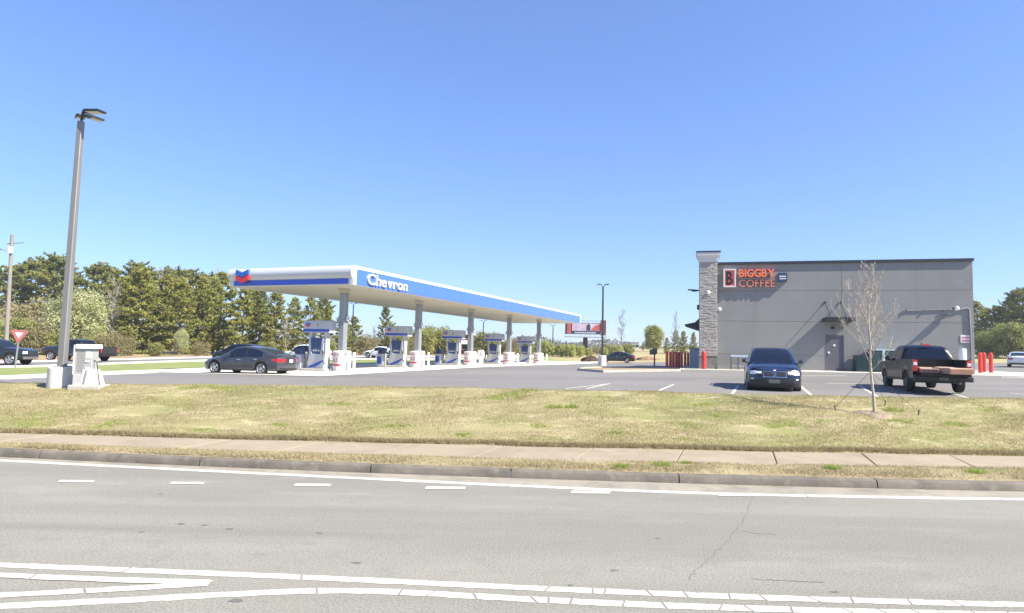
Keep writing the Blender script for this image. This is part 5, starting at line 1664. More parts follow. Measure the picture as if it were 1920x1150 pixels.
# utility pole with transformer arm, wires
p = at(10, 668, 66); z = lot_z(p.x, p.y)
up = empty('utility_pole', (p.x, p.y, z), 0, 'wooden utility pole with lamp arm above the trees at the left edge', 'utility pole')
tp = at(23, 440, 66) - Vector((p.x, p.y, z))
wood = mat('pole_wood', (.23, .21, .185), .9, var=.2, scale=2, stretch=(6, 6, .5))
MB().tube([(0, 0, -.3), tp * .5, tp], .22, 10, .16).build('pole', wood, up, smooth=60)
q0 = tp * .86
MB().tube([q0, q0 + Vector((-1.6, -.1, .25))], .05, 8).build('lamp_arm', STEEL, up)
MB().bev(-.35, .35, -.15, .15, 0, .2, .05).build('lamp_box', BLACKM, up).location = q0 + Vector((-1.4, -.2, .1))
MB().lathe([(.2, -.35), (.24, -.3), (.24, .25), (.1, .35)], 16).build('insulator_can', WHITE, up).location = q0 + Vector((.1, -.3, .1))
MB().tube([q0 + Vector((-.5, 0, .8)), q0 + Vector((1.3, 0, .95))], .05, 6).build('cross_arm', wood, up)
def wire(a, b, sag, label):
    A, B = Vector(a), Vector(b)
    pts = [A.lerp(B, t) - Vector((0, 0, sag * 4 * t * (1 - t))) for t in np.linspace(0, 1, 24)]
    o = MB().tube(pts, .045, 5).build('overhead_wire', BLACKP, None, smooth=60)
    tag(o, label, 'wire', 'overhead wires')
P0 = Vector((p.x, p.y, z))
wire(P0 + tp * .64, at(540, 620, 134) + Vector((0, 0, 4.5)), 1.4, 'upper black wire running right from the utility pole across the pines')
wire(P0 + tp * .60, at(540, 620, 134) + Vector((0, 0, 3.6)), 1.6, 'lower black wire running right from the utility pole across the pines')
wire(P0 + tp * .64, at(-500, 520, 50), .4, 'black wire running left from the utility pole out of the picture')

# yield sign
p = gp(28, 692); z = lot_z(p.x, p.y)
t = empty('yield_sign', (p.x, p.y, z), 0, 'red and white triangular yield sign on a grey post at the left', 'traffic sign')
hT = at(34, 619, p.y).z - z
MB().box(-.035, .035, -.03, .03, -.3, hT - .1).build('post', STEEL, t)
w_ = .5
MB().prism([(-w_, hT), (w_, hT), (w_ * .95, hT - .1), (.06, hT - .76), (-.06, hT - .76), (-w_ * .95, hT - .1)], 'y', -.06, -.032).build('plate', mat('yield_red', (.42, .13, .14), .45), t)
MB().prism([(-.24, hT - .16), (.24, hT - .16), (0, hT - .5)], 'y', -.068, -.061).build('white_field', WHITE, t)
t.rotation_euler = (0, R_(3), R_(10))

# billboard
D = 120
p = at(1097, 668, D); z = lot_z(p.x, p.y)
t = empty('billboard', (p.x, p.y, z), -R_(8), 'red white and dark billboard on a single brown post beyond the canopy', 'billboard')
def L(px, py):
    v = at(px, py, D) - Vector((p.x, p.y, z)); return v.x, v.z
_, zb0 = L(1097, 636); xb0, zt0 = L(1060, 605); xb1, _ = L(1136, 605)
MB().lathe([(.45, -.5), (.42, zb0 + .3)], 16).build('post', mat('rust_brown', (.09, .06, .045), .8, var=.2, scale=1), t, smooth=50)
_, zlow = L(1097, 627); _, zdk = L(1097, 632); _, zmid = L(1097, 620)
dkb = mat('bill_dark', (.035, .04, .07), .5); redb = mat('bill_red', (.42, .05, .05), .5, col2=(.5, .12, .1), scale=.6); lilac = mat('bill_lilac', (.62, .55, .66), .5, col2=(.45, .33, .42), scale=.8)
MB().box(xb0, xb1, -.2, .3, zlow, zt0).build('face', dkb, t)
X_ = lambda px: L(px, 610)[0]
MB().box(X_(1063.5), X_(1071), -.23, -.205, zlow + .1, zt0 + .05).build('poster_panel', redb, t)
MB().box(X_(1073), X_(1124), -.23, -.205, zmid - .1, zt0 - .1).build('poster_panel', lilac, t)
MB().prism([(X_(1107), zmid), (X_(1124), zmid), (X_(1124), zt0 - .15), (X_(1116), zt0 - .5), (X_(1110), zt0 - 1.1)], 'y', -.26, -.235).build('poster_panel', redb, t)
MB().prism([(X_(1100), zmid), (X_(1107), zmid), (X_(1107), zt0 - .4), (X_(1104), zt0 - .15), (X_(1100), zt0 - .5)], 'y', -.258, -.233).build('poster_panel', dkb, t)
for i in range(9):
    a = X_(1078) + (X_(1118) - X_(1078)) * i / 9
    MB().box(a, a + (X_(1118) - X_(1078)) / 9 * .8, -.23, -.205, zmid - .55, zmid - .3).build('lettering', LGREY, t)
MB().box(X_(1125.5), X_(1136), -.26, .3, zlow - .15, zt0 + .55).build('side_panel', mat('bill_maroon', (.16, .045, .05), .5), t)
MB().box(X_(1059), X_(1137), -1.1, .4, zdk - .12, zdk + .02).build('catwalk', STEEL, t)
for i in range(9):
    a = X_(1060) + (X_(1135) - X_(1060)) * i / 8
    MB().box(a - .04, a + .04, -1.08, -1.0, zdk, zlow + .3).build('catwalk_stay', STEEL, t)
_, zrl = L(1100, 602)
MB().tube([(X_(1090), 0, zrl), (X_(1124), 0, zrl)], .08, 6).build('top_rail', STEEL, t)

# far shop and shed behind the pumps
def shed(px0, px1, pyb, pyt, d, name, label, wallm, roofm, band_=None):
    a = at(px0, pyb, d); b = at(px1, pyb, d); zt_ = at((px0 + px1) / 2, pyt, d).z
    z = min(lot_z(a.x, a.y), a.z)
    t = empty(name, (a.x, a.y, z), 0, label, 'building')
    w = b.x - a.x; h = zt_ - z
    MB().box(0, w, 0, 10, -.5, h).build('wall', wallm, t)
    MB().box(-.25, w + .25, -.3, 10.3, h + .002, h + .35).build('roof', roofm, t)
    n = max(2, int(w / 3))
    for i in range(n):
        x = w * (i + .5) / n
        wn = MB().box(x - .7, x + .7, -.06, -.002, .9, min(h - .8, 2.5)).build('window', GLASS, t)
        MB().box(x - .8, x + .8, -.1, -.003, .8, .898).build('sill', WHITE, wn)
    if band_: MB().box(0, w, -.1, -.003, h * .52, h * .72).build('sign_band', band_, t)
    return t
shed(846, 884, 664, 628, 118, 'distant_shop', 'distant maroon shop with white band behind the middle fuel dispenser', mat('shop_maroon', (.2, .06, .07), .7), LGREY, WHITE)
shed(1183, 1198, 652, 643, 260, 'distant_shed', 'tiny pale shed among far trees right of the billboard', mat('shed_pale', (.5, .46, .42), .8), mat('shed_roof', (.3, .26, .24), .8))

# mulch mound and boulders near the black saloon
def mound(px0, px1, py, d, h, m, name, label, cat):
    a, b = at(px0, py, d), at(px1, py, d)
    w = (b.x - a.x) / 2; cx_, cy_ = (a.x + b.x) / 2, d
    rows = []
    for i in range(9):
        r = i / 8; row = []
        for k in range(24):
            t_ = 6.28318 * k / 24
            n = 1 + .18 * math.sin(3 * t_ + i) + .1 * math.sin(7 * t_)
            x = w * r * math.cos(t_) * n; y = w * .55 * r * math.sin(t_) * n
            row.append((x, y, h * (1 - r ** 2) * (1 + .15 * math.sin(5 * t_ + i)) - (.15 if i == 8 else 0)))
        rows.append(row)
    o = MB().grid(rows, True).build(name, m, None, smooth=60)
    o.location = (cx_, cy_, lot_z(cx_, cy_)); tag(o, label, cat)
mound(1088, 1128, 676, 88, .75, mat('dark_mulch', (.055, .035, .025), .95, var=.4, scale=2, bump=.8, bscale=6), 'mulch_mound', 'low dark brown mulch mound left of the black saloon', 'mound')
mound(1192, 1236, 672, 96, .5, ground_mat('red_clay', [((.22, .135, .085), 0, 0, 1), ((.13, .08, .055), 1.2, .45, .62), ((.3, .22, .14), 2.2, .5, .7)], .95, .8, 8, 12, .3), 'clay_heap', 'low red clay heap right of the black saloon', 'mound')
# ================================================================== VEGETATION
rng = np.random.default_rng(11)
bark_p = mat('pine_bark', (.13, .095, .07), .95, var=.3, scale=3, stretch=(3, 3, .6))
bark_g = mat('grey_bark', (.25, .225, .195), .95, var=.2, scale=4)
bark_l = mat('sapling_bark', (.4, .345, .285), .9, var=.2, scale=8)

def unit(a):
    return a / np.maximum(np.linalg.norm(a, axis=-1, keepdims=True), 1e-9)

def tufts(c, size, n, out, width=.26, up=.3):
    """n narrow triangles fanning out of every clump centre"""
    m = len(c)
    d = unit(rng.normal(size=(m, n, 3)) + out[:, None, :] * .9 + np.array([0, 0, up]))
    s = size[:, None, None] * rng.uniform(.6, 1.15, (m, n, 1))
    nrm = unit(out[:, None, :] * .55 + np.array([0, 0, .75]) + rng.normal(size=(m, n, 3)) * .45)
    side = unit(np.cross(d, nrm)) * s * width
    c0 = c[:, None, :] - d * s * .25
    return np.stack([c0 - side, c0 + side, c0 + d * s * 1.15], 2).reshape(-1, 3, 3)

def leaves(c, size, nrm=None):
    m = len(c)
    if nrm is None: nrm = np.repeat([[0, -.4, .8]], m, 0)
    nrm = unit(nrm + rng.normal(size=(m, 3)) * .5)
    a = unit(np.cross(nrm, rng.normal(size=(m, 3)))); b = unit(np.cross(nrm, a))
    s = size[:, None]
    return np.stack([c - a * s, c + b * s * .9, c + a * s], 1)
def leaves_old(c, size):
    m = len(c)
    a = unit(rng.normal(size=(m, 3))); b = unit(np.cross(a, rng.normal(size=(m, 3))))
    s = size[:, None]
    return np.stack([c - a * s, c + b * s * .75, c + a * s], 1)

def pine_proto(h, base, rad, nl, seed, kind='full', tuft=.42):
    global rng
    rng = np.random.default_rng(seed)
    cs, outs = [], []
    mb = MB()
    lean = rng.normal(size=2) * .02
    pts = [(lean[0] * h * k / 8 + rng.normal() * .05 * (k > 0), lean[1] * h * k / 8 + rng.normal() * .05 * (k > 0), h * .97 * k / 8 - .2) for k in range(9)]
    mb.tube(pts, h * .016 + .05, 8, .03)
    for i in range(nl):
        t = ((i + rng.uniform(0, 1)) / nl)
        zh = base + (h - base) * t
        if kind == 'full':
            L = rad * (1 - t) ** .62 * (.55 + .45 * min(1, t * 5)) * rng.choice([.55, .8, 1.0, 1.25], p=[.2, .3, .35, .15]) + .3
        else:      # rounded tall crown
            L = rad * math.sqrt(max(.03, 1 - (2 * t - .85) ** 2 / 1.4)) * rng.uniform(.6, 1.15)
        az = i * 2.39996 + rng.normal() * .35
        el = -.1 + .75 * t + rng.normal() * .12
        d = np.array([math.cos(az) * math.cos(el), math.sin(az) * math.cos(el), math.sin(el)])
        o = np.array([np.interp(zh, [p[2] for p in pts], [p[0] for p in pts]), np.interp(zh, [p[2] for p in pts], [p[1] for p in pts]), zh])
        e = o + d * L
        mid = o + d * L * .5 + np.array([0, 0, -.04 * L])
        mb.tube([o, mid, e], .018 + .012 * L, 4, .008)
        k = int(6 + L * 7)
        s = rng.uniform(.28, 1.02, k) ** .8
        side = np.cross(d, [0, 0, 1.0]); side /= np.linalg.norm(side) + 1e-9
        lat = rng.normal(size=(k, 1)) * .26 * L * (1.25 - s[:, None]) * side + rng.normal(size=(k, 3)) * np.array([.16, .16, .07])
        c = o + d * (s * L)[:, None] + lat + np.array([0, 0, 1]) * (s ** 2 * .14 * L)[:, None]
        cs.append(c); outs.append(np.repeat(d[None], k, 0))
    cs = np.concatenate(cs); outs = np.concatenate(outs)
    crown = tri_mesh('crown', tufts(cs, rng.uniform(tuft * .7, tuft * 1.25, len(cs)), 9, outs))
    return mb.mesh('trunk', 60), crown, h

def leafy_proto(h, rad, seed, n=9000, leaf=.16, base=.18, lobes=26, squash=1.0):
    global rng
    rng = np.random.default_rng(seed)
    mb = MB()
    mb.tube([(0, 0, -.2), (rng.normal() * .05, 0, h * .25), (0, rng.normal() * .08, h * .55)], h * .022 + .02, 8, h * .01)
    cs = []; ns = []
    for i in range(lobes):
        az = i * 2.39996; t = (i + .5) / lobes
        zc = h * (base + (1 - base) * (.12 + .76 * t))
        rr = rad * math.sqrt(max(.05, 1 - ((zc / h - (base + (1 - base) * .42)) / ((1 - base) * .62)) ** 2)) * rng.uniform(.35, .8)
        c = np.array([rr * math.cos(az), rr * math.sin(az), zc])
        mb.tube([(0, 0, max(.1, zc * .45)), tuple(c * np.array([.55, .55, .85])), tuple(c)], h * .006 + .008, 4, .006)
        lr = rad * rng.uniform(.26, .44)
        k = n // lobes
        v = unit(rng.normal(size=(k, 3))) * (rng.uniform(.25, 1, (k, 1)) ** .45) * lr * np.array([1, 1, .85 * squash]) * (1 + .25 * rng.normal(size=(k, 1)))
        cs.append(c + v); ns.append(unit(v) * .8 + np.array([0, 0, .45]))
    cs = np.concatenate(cs); ns = np.concatenate(ns)
    crown = tri_mesh('crown', leaves(cs, rng.uniform(leaf * .6, leaf * 1.3, len(cs)), ns))
    return mb.mesh('trunk', 60), crown, h

def bare_proto(h, seed, spread=.5, n=22, r0=.12, start=.22, twig=.012, sub=9):
    r = random.Random(seed)
    mb = MB()
    pts = [Vector((r.gauss(0, .02) * h * (k > 0), r.gauss(0, .02) * h * (k > 0), h * k / 9 - (.2 if k == 0 else 0))) for k in range(10)]
    mb.tube(pts, r0, 7, twig)
    def along(z):
        for a, b in zip(pts[:-1], pts[1:]):
            if z <= b.z: return a.lerp(b, (z - a.z) / (b.z - a.z))
        return pts[-1]
    tw = MB()
    for i in range(n):
        t = (i + r.random()) / n
        z = h * (start + (.96 - start) * t)
        L = h * spread * (1 - t * .72) * r.uniform(.55, 1.1) * (.6 + .4 * min(1, t * 6))
        az = i * 2.4 + r.gauss(0, .4); el = R_(r.uniform(38, 62))
        d = Vector((math.cos(az) * math.cos(el), math.sin(az) * math.cos(el), math.sin(el)))
        o = along(z); P = [o]
        for k in range(1, 6):
            d = (d + Vector((r.gauss(0, .1), r.gauss(0, .1), .1 + r.gauss(0, .08)))).normalized()
            P.append(P[-1] + d * L / 5)
        mb.tube(P, max(twig * 1.4, r0 * .3 * (1 - t * .6)), 4, twig * .7)
        for j in range(sub):
            s = r.uniform(.2, 1.0); k = min(4, int(s * 5)); b = P[k].lerp(P[k + 1], s * 5 - k)
            d2 = ((P[k + 1] - P[k]).normalized() + Vector((r.gauss(0, .55), r.gauss(0, .55), r.gauss(.15, .3)))).normalized()
            l2 = L * r.uniform(.2, .45)
            e = b + d2 * l2; m = b + d2 * l2 * .5 + Vector((0, 0, -.02 * l2))
            tw.tube([b, m, e], twig * .8, 3, twig * .45)
            for q in range(3):
                s3 = r.uniform(.3, .9); b3 = b.lerp(e, s3)
                d3 = (d2 + Vector((r.gauss(0, .6), r.gauss(0, .6), r.gauss(.2, .3)))).normalized()
                tw.tube([b3, b3 + d3 * l2 * r.uniform(.3, .55)], twig * .55, 3, twig * .35)
    return mb.mesh('trunk', 60), tw.mesh('crown', None, False), h

PINE = leafy('pine_needles', [(.185, .2, .05), (.29, .3, .075), (.39, .375, .1), (.48, .45, .16)], .3, .55, .3)
PINE_D = leafy('pine_needles_dark', [(.16, .185, .06), (.25, .27, .085), (.335, .34, .11), (.44, .425, .155)], .3, .55, .3)
PINE_Y = leafy('pine_needles_yellow', [(.19, .21, .06), (.3, .32, .085), (.39, .39, .115), (.5, .48, .18)], .3, .55, .3)
PEAR = leafy('pale_blossom', [(.26, .29, .1), (.4, .42, .19), (.55, .55, .32), (.32, .35, .12)], .45, .6, .6)
BUSH = leafy('spring_leaves', [(.16, .18, .05), (.25, .265, .075), (.32, .32, .11), (.37, .34, .16)], .4, .6, .5)
WILLOW = leafy('willow_leaves', [(.25, .29, .07), (.36, .39, .11), (.46, .47, .18), (.32, .33, .13)], .4, .6, .4)
BRUSH = leafy('brown_brush', [(.2, .15, .09), (.29, .235, .135), (.23, .22, .085), (.35, .285, .175)], .3, .8, .6)
TWIG = mat('twig_grey', (.3, .265, .23), .9)

PROTO = {
    'pine1': (*pine_proto(12.0, .5, 3.5, 82, 1), bark_p, PINE), 'pine2': (*pine_proto(12.0, .9, 3.0, 76, 2), bark_p, PINE), 'pine3': (*pine_proto(12.0, .4, 3.9, 84, 3), bark_p, PINE), 'pine4': (*pine_proto(12.0, .7, 3.3, 74, 31), bark_p, PINE_Y), 'pine5': (*pine_proto(12.0, 1.4, 3.0, 66, 32), bark_p, PINE_D),
    'tall1': (*pine_proto(15.0, 6.5, 3.6, 62, 4, 'round', .5), bark_p, PINE_D), 'tall2': (*pine_proto(15.0, 5.2, 3.2, 70, 5, 'round', .5), bark_p, PINE_D),
    'pear': (*leafy_proto(8.0, 3.7, 6, 15000, .16), bark_g, PEAR), 'round': (*leafy_proto(8.0, 3.1, 7, 14000, .17, .06, 34), bark_p, PINE),
    'bush1': (*leafy_proto(4.0, 2.4, 8, 7000, .14, .02, 22), bark_g, BUSH), 'bush2': (*leafy_proto(4.0, 2.1, 9, 7000, .14, .02, 20), bark_g, WILLOW),
    'brush': (*leafy_proto(4.0, 2.8, 10, 5000, .13, .02, 24), bark_g, BRUSH),
    'bare1': (*bare_proto(9.0, 1, .34, 26, .11, .2, .02), bark_g, TWIG), 'bare2': (*bare_proto(9.0, 2, .26, 24, .09, .25, .02), bark_g, TWIG),
}
_seen = {}
def tree(kind, px, d, ytop, label, name, cat='tree', group=None, wide=1.0):
    tm, cm, h0, bm_, lm = PROTO[kind]
    if not tm.materials: tm.materials.append(bm_); cm.materials.append(lm)
    p = at(px, 665, d); z = lot_z(p.x, p.y)
    h = at(px, ytop, d).z - z
    t = empty(name, (p.x, p.y, z), random.uniform(0, 6.28), label, cat, group)
    s = h / h0
    t.scale = (s * wide, s * wide, s)
    link('trunk', tm, None, t); link('crown', cm, None, t)
    return t

gl = 'pines along the side road'
back = [(-25, 112, 492, 'tall1'), (28, 108, 492, 'tall2'), (62, 112, 491, 'tall1'), (95, 106, 485, 'tall1'), (132, 114, 500, 'tall2'), (172, 108, 492, 'tall1'), (196, 116, 500, 'tall2'), (250, 110, 498, 'tall1'), (285, 118, 512, 'tall2'), (318, 108, 505, 'tall1'), (352, 114, 514, 'tall2'), (385, 116, 520, 'tall1'), (470, 112, 530, 'tall2'), (600, 120, 560, 'tall2')]
wb = ['cut by the left picture edge', 'just right of the utility pole', 'between utility pole and lamp post', 'left of the lamp post, the highest of the group', 'directly behind the lamp post', 'right of the lamp post above the pale blossom tree', 'above the gap right of the pale blossom tree', 'behind the first full pine right of the lamp post', 'behind the second full pine', 'behind the third full pine', 'rising left of the canopy emblem', 'nearest left of the canopy end', 'hidden behind the canopy end fascia', 'seen under the canopy left of the first column']
for (px, d, y, kd), w in zip(back, wb):
    tree(kd, px, d, y + random.uniform(-5, 16), 'tall back row pine ' + w, 'pine_tree', 'tree', gl, random.uniform(.95, 1.2))
front = [(238, 84, 520, 'pine1'), (268, 80, 507, 'pine3'), (302, 84, 512, 'pine2'), (335, 79, 520, 'pine1'), (366, 85, 518, 'pine3'), (398, 82, 528, 'pine2'), (408, 90, 510, 'pine2'), (452, 80, 530, 'pine3'), (486, 84, 545, 'pine1'), (517, 80, 548, 'pine2'), (548, 86, 553, 'pine3'), (580, 82, 560, 'pine1'), (612, 88, 570, 'pine2'), (641, 92, 582, 'pine1'), (664, 96, 598, 'pine3'), (722, 104, 574, 'pine2'), (216, 92, 560, 'pine2')]
wf_ = ['first in the front row right of the pale blossom tree', 'second in the front row, broad and tall', 'third in the front row', 'fourth in the front row', 'fifth in the front row', 'left of the grey saloon roof', 'with its tip beside the canopy end', 'above the grey saloon, under the canopy end', 'above the rear of the grey saloon', 'above the boot of the grey saloon', 'left of the nearest fuel dispenser', 'behind the topper of the nearest dispenser', 'left of the nearest canopy column', 'right of the nearest canopy column', 'smaller one right of the nearest canopy column', 'standing alone between the first two canopy columns', 'slim one in the gap right of the pale blossom tree']
for (px, d, y, kd), w in zip(front, wf_):
    kd = random.choice(('pine1', 'pine2', 'pine3', 'pine4', 'pine5', 'pine4'))
    tree(kd, px, d, y + random.uniform(-4, 8), 'full green pine ' + w, 'pine_tree', 'tree', gl, random.uniform(.8, 1.25))
tree('pear', 143, 76, 546, 'pale yellow green blossoming tree behind the lamp post', 'blossom_tree')
tree('pear', 4, 74, 600, 'small pale blossoming tree at the left edge behind the yield sign', 'blossom_tree', wide=.8)
tree('pear', 338, 74, 618, 'small pale blossoming shrub in front of the pines left of the saloon', 'blossom_tree', wide=.6)
tree('bare1', 207, 78, 525, 'bare grey tree right of the pale blossom tree', 'bare_tree')
tree('bare2', 292, 96, 500, 'bare grey treetop above the pines left of the canopy', 'bare_tree')
tree('bare1', 402, 96, 505, 'bare grey treetop beside the canopy end', 'bare_tree')
tree('bare2', 534, 74, 590, 'bare grey tree behind the boot of the saloon', 'bare_tree')
tree('bare1', 700, 104, 612, 'bare shrubby tree between the first two canopy columns', 'bare_tree')
for i, (px, d, y, kd, lab) in enumerate([(35, 72, 598, 'bush1', 'yellow green shrub behind the yield sign'), (72, 72, 606, 'brush', 'brown thicket between yield sign and lamp post'), (20, 82, 575, 'brush', 'tall brown thicket below the utility pole'), (60, 86, 560, 'brush', 'tall brown thicket left of the pale blossom tree'), (105, 72, 622, 'bush1', 'yellow green shrub just left of the lamp post'), (175, 71, 628, 'bush1', 'yellow green shrub above the air pump machine'), (207, 71, 622, 'brush', 'brown thicket right of the air pump machine'), (232, 72, 630, 'brush', 'brown thicket at the foot of the first pine'), (290, 71, 642, 'bush1', 'low shrub at the foot of the pines above the lawn strip'), (375, 73, 640, 'brush', 'brown thicket left of the saloon bonnet'), (500, 76, 640, 'bush1', 'green shrub above the saloon boot'),
        (612, 80, 636, 'bush1', 'green shrub behind the nearest dispenser'), (690, 92, 628, 'brush', 'brown thicket right of the nearest canopy column'), (742, 96, 622, 'bush1', 'green shrub left of the second dispenser'), (765, 100, 632, 'brush', 'brown thicket behind the second dispenser'), (792, 108, 616, 'bush1', 'dense green shrub right of the second canopy column'), (815, 112, 611, 'bush1', 'tall green shrub left of the middle dispenser'), (838, 112, 622, 'bush1', 'green shrub right behind the middle dispenser'),
        (912, 116, 622, 'bush1', 'green shrub right of the middle canopy column'), (936, 120, 632, 'bush1', 'green shrub behind the fourth dispenser'), (962, 118, 634, 'brush', 'brownish shrub right of the fourth canopy column'), (992, 120, 640, 'bush1', 'green shrub behind the farthest dispenser'), (1018, 112, 637, 'bush2', 'pale green shrub right of the farthest canopy column'),
        (1042, 116, 650, 'bush2', 'pale green shrub left below the billboard'), (1060, 112, 649, 'bush1', 'green shrub below the left half of the billboard'), (1076, 114, 646, 'bush2', 'pale green shrub left of the billboard post'), (1104, 112, 652, 'bush2', 'small pale shrub right of the billboard post'), (1118, 122, 650, 'brush', 'brown shrub left of the twin lamp base'), (1030, 108, 643, 'bush2', 'tall pale shrub left of the thin lamp post beyond the canopy'), (1051, 108, 645, 'bush2', 'pale shrub right of the thin lamp post beyond the canopy'), (1068, 106, 645, 'bush2', 'pale shrub under the left half of the billboard catwalk'), (1087, 108, 648, 'bush2', 'pale shrub touching the billboard post from the left'), (1131, 116, 650, 'bush2', 'pale shrub just right of the twin lamp post base'), (1142, 118, 646, 'bush1', 'green shrub above the black saloon bonnet'), (1157, 112, 647, 'bush2', 'round pale green shrub above the black saloon'), (1178, 122, 645, 'bush1', 'green shrub right of the pale round one above the black saloon'),
        (1858, 96, 622, 'bush1', 'green shrub right of the shop wall above the red bollards'), (1897, 92, 606, 'bush1', 'bright green bushy tree above the white saloon'), (1925, 92, 612, 'bush1', 'bright green bush at the right picture edge')]):
    tree(kd, px, d, y, lab, 'shrub', 'shrub', 'shrubs in the background', random.uniform(.85, 1.15))
tree('round', 1225, 142, 607, 'broad dark green tree standing alone in the field left of the shop', 'field_tree', wide=.95)
for px, d, y, lab in ((1250, 128, 634, 'small pine directly right of the broad field tree'), (1266, 132, 621, 'pointed pine behind the red bollard row'), (1282, 128, 622, 'second pointed pine behind the red bollard row'), (1300, 134, 624, 'pine half hidden by the stone corner pier'), (1206, 160, 642, 'small pine left of the broad field tree')):
    tree('pine1' if px % 4 else 'pine2', px, d, y, lab, 'pine_tree', 'tree', 'pines left of the shop')
tree('bare2', 1167, 102, 580, 'bare slender tree above the black saloon', 'bare_tree')
tree('bare1', 1267, 125, 584, 'bare slender tree above the red bollard row', 'bare_tree', wide=.7)
for i, (px, d, y, kd, lab) in enumerate(((1836, 112, 568, 'pine2', 'slim pine directly right of the grey shop wall'), (1852, 116, 580, 'pine1', 'second pine right of the grey shop wall'), (1870, 114, 578, 'tall2', 'round topped pine right of the shop, third from the wall'), (1893, 112, 560, 'pine3', 'broad pine above the white saloon'), (1912, 108, 548, 'tall1', 'tallest pine at the right picture edge'), (1938, 108, 546, 'pine3', 'pine cut by the right picture edge'), (1962, 112, 540, 'tall1', 'tall pine beyond the right picture edge'))):
    tree(kd, px, d, y, lab, 'pine_tree', 'tree', 'pines right of the shop', 1.15)

# far wood and ridge
mats_far = leafy('far_wood_leaves', [(.075, .07, .055), (.1, .1, .065), (.13, .115, .085), (.09, .105, .06)], .2, .9, .03)
rng = np.random.default_rng(5)
n = 22000
X = rng.uniform(-420, 420, n); Y = 430 + rng.uniform(0, 60, n) + 12 * np.sin(X * .03)
H = 4.5 + 3.0 * np.sin(X * .021 + 1) + 2.0 * np.sin(X * .11)
Z = 3.0 + np.maximum(H, 2) * rng.uniform(0, 1, n) ** 1.1
fwd = link('far_wood', tri_mesh('far_wood', leaves(np.stack([X, Y, Z], 1), rng.uniform(.8, 1.7, n))), mats_far)
tag(fwd, 'far line of small trees along the horizon', 'wood', kind='stuff')
rows = []
for x in np.linspace(-1400, 1600, 70):
    rz_ = 15 + 6 * math.sin(x * .004 + 2.2) + 3 * math.sin(x * .013) + 1.2 * math.sin(x * .05)
    rows.append([(x, 900 + 220 * k + 20 * math.sin(x * .01), (0 if k == 0 else rz_ * (1, .3, .85, 1, .9)[k])) for k in range(5)])
ridge = MB().grid(rows).build('ridge', ground_mat('ridge_wood', [((.13, .125, .1), 0, 0, 1), ((.095, .1, .075), .02, .45, .6), ((.17, .15, .125), .05, .5, .7)], .95, .8, .3, .4, .3), smooth=80)
ridge['kind'] = 'structure'

# ------------------------------------------------------------------ staked sapling on the bank
b = gp(1640, 779, bank=True); z = gz(b.x, b.y)
sp = empty('sapling', (b.x, b.y, z), 0, 'staked bare sapling with pale bark on the grass bank', 'tree')
path = [(1640, 779), (1638, 745), (1634, 710), (1632, 680), (1631, 640), (1629, 612), (1628, 585), (1632, 558), (1637, 530), (1638, 496)]
SPt = [at(x, y, b.y) - Vector((b.x, b.y, z)) for x, y in path]
SPt[0].z -= .1
r = random.Random(4)
tr = MB(); rad_ = np.linspace(.045, .006, len(SPt))
for k in range(len(SPt) - 1): tr.tube([SPt[k], SPt[k + 1]], rad_[k], 8, rad_[k + 1])
br = MB(); tw = MB()
def limb(o, az, el, L, r0, depth, nt):
    d = Vector((math.cos(az) * math.cos(el), math.sin(az) * math.cos(el), math.sin(el)))
    P = [Vector(o)]
    for k in range(6):
        d = (d + Vector((r.gauss(0, .09), r.gauss(0, .09), .13 + r.gauss(0, .06)))).normalized()
        P.append(P[-1] + d * L / 6)
    (br if depth == 0 else tw).tube(P, r0, 5 if depth == 0 else 3, .0035)
    if depth < 2:
        for j in range(nt):
            s = r.uniform(.12, 1.0) * 6; k = min(5, int(s)); q = P[k].lerp(P[k + 1], s - k)
            dd = (P[k + 1] - P[k]).normalized()
            a2 = math.atan2(dd.y, dd.x) + r.choice((-1, 1)) * r.uniform(.4, 1.3)
            e2 = math.asin(max(-1, min(1, dd.z))) * .75 + r.uniform(-.2, .3)
            limb(q, a2, e2, L * r.uniform(.22, .5), max(.0036, r0 * .42), depth + 1, 4)
N = 26
for i in range(N):
    t_ = (i + r.random() * .8) / N
    zz = 1.25 + 2.9 * t_
    for a_, b_ in zip(SPt[:-1], SPt[1:]):
        if a_.z <= zz <= b_.z: o = a_.lerp(b_, (zz - a_.z) / (b_.z - a_.z)); break
    L_ = (1.55 * (1 - t_) + .4) * r.uniform(.6, 1.0) * (.8 if t_ < .1 else 1)
    limb(o, i * 2.4 + r.gauss(0, .3), R_(r.uniform(42, 62)), L_, .0095 * (1 - .55 * t_), 0, 9)
tr.build('trunk', bark_l, sp, smooth=60); br.build('branches', bark_l, sp, fix=False); tw.build('crown', bark_l, sp, fix=False)
tie = at(1632, 697, b.y)
strap = mat('guy_strap', (.05, .05, .045), .8); stakem = mat('stake_green', (.06, .05, .04), .8)
for i, (sx, sy, lab) in enumerate(((1568, 772, 'dark guy strap and stake left of the sapling'), (1721, 780, 'dark guy strap and stake right of the sapling'), (1658, 763, 'dark guy strap and stake behind the sapling'))):
    g = gp(sx, sy, bank=True); zz = gz(g.x, g.y)
    t = empty('guy_stake', (g.x, g.y, zz), 0, lab, 'stake', 'stakes round the sapling')
    top = Vector((-.05 if i == 0 else .04, 0, .17))
    MB().tube([(0, 0, -.1), top], .016, 6).build('stake', stakem, t)
    MB().tube([top * .7, tie - Vector((g.x, g.y, zz))], .006, 5).build('strap', strap, t)
rows = []
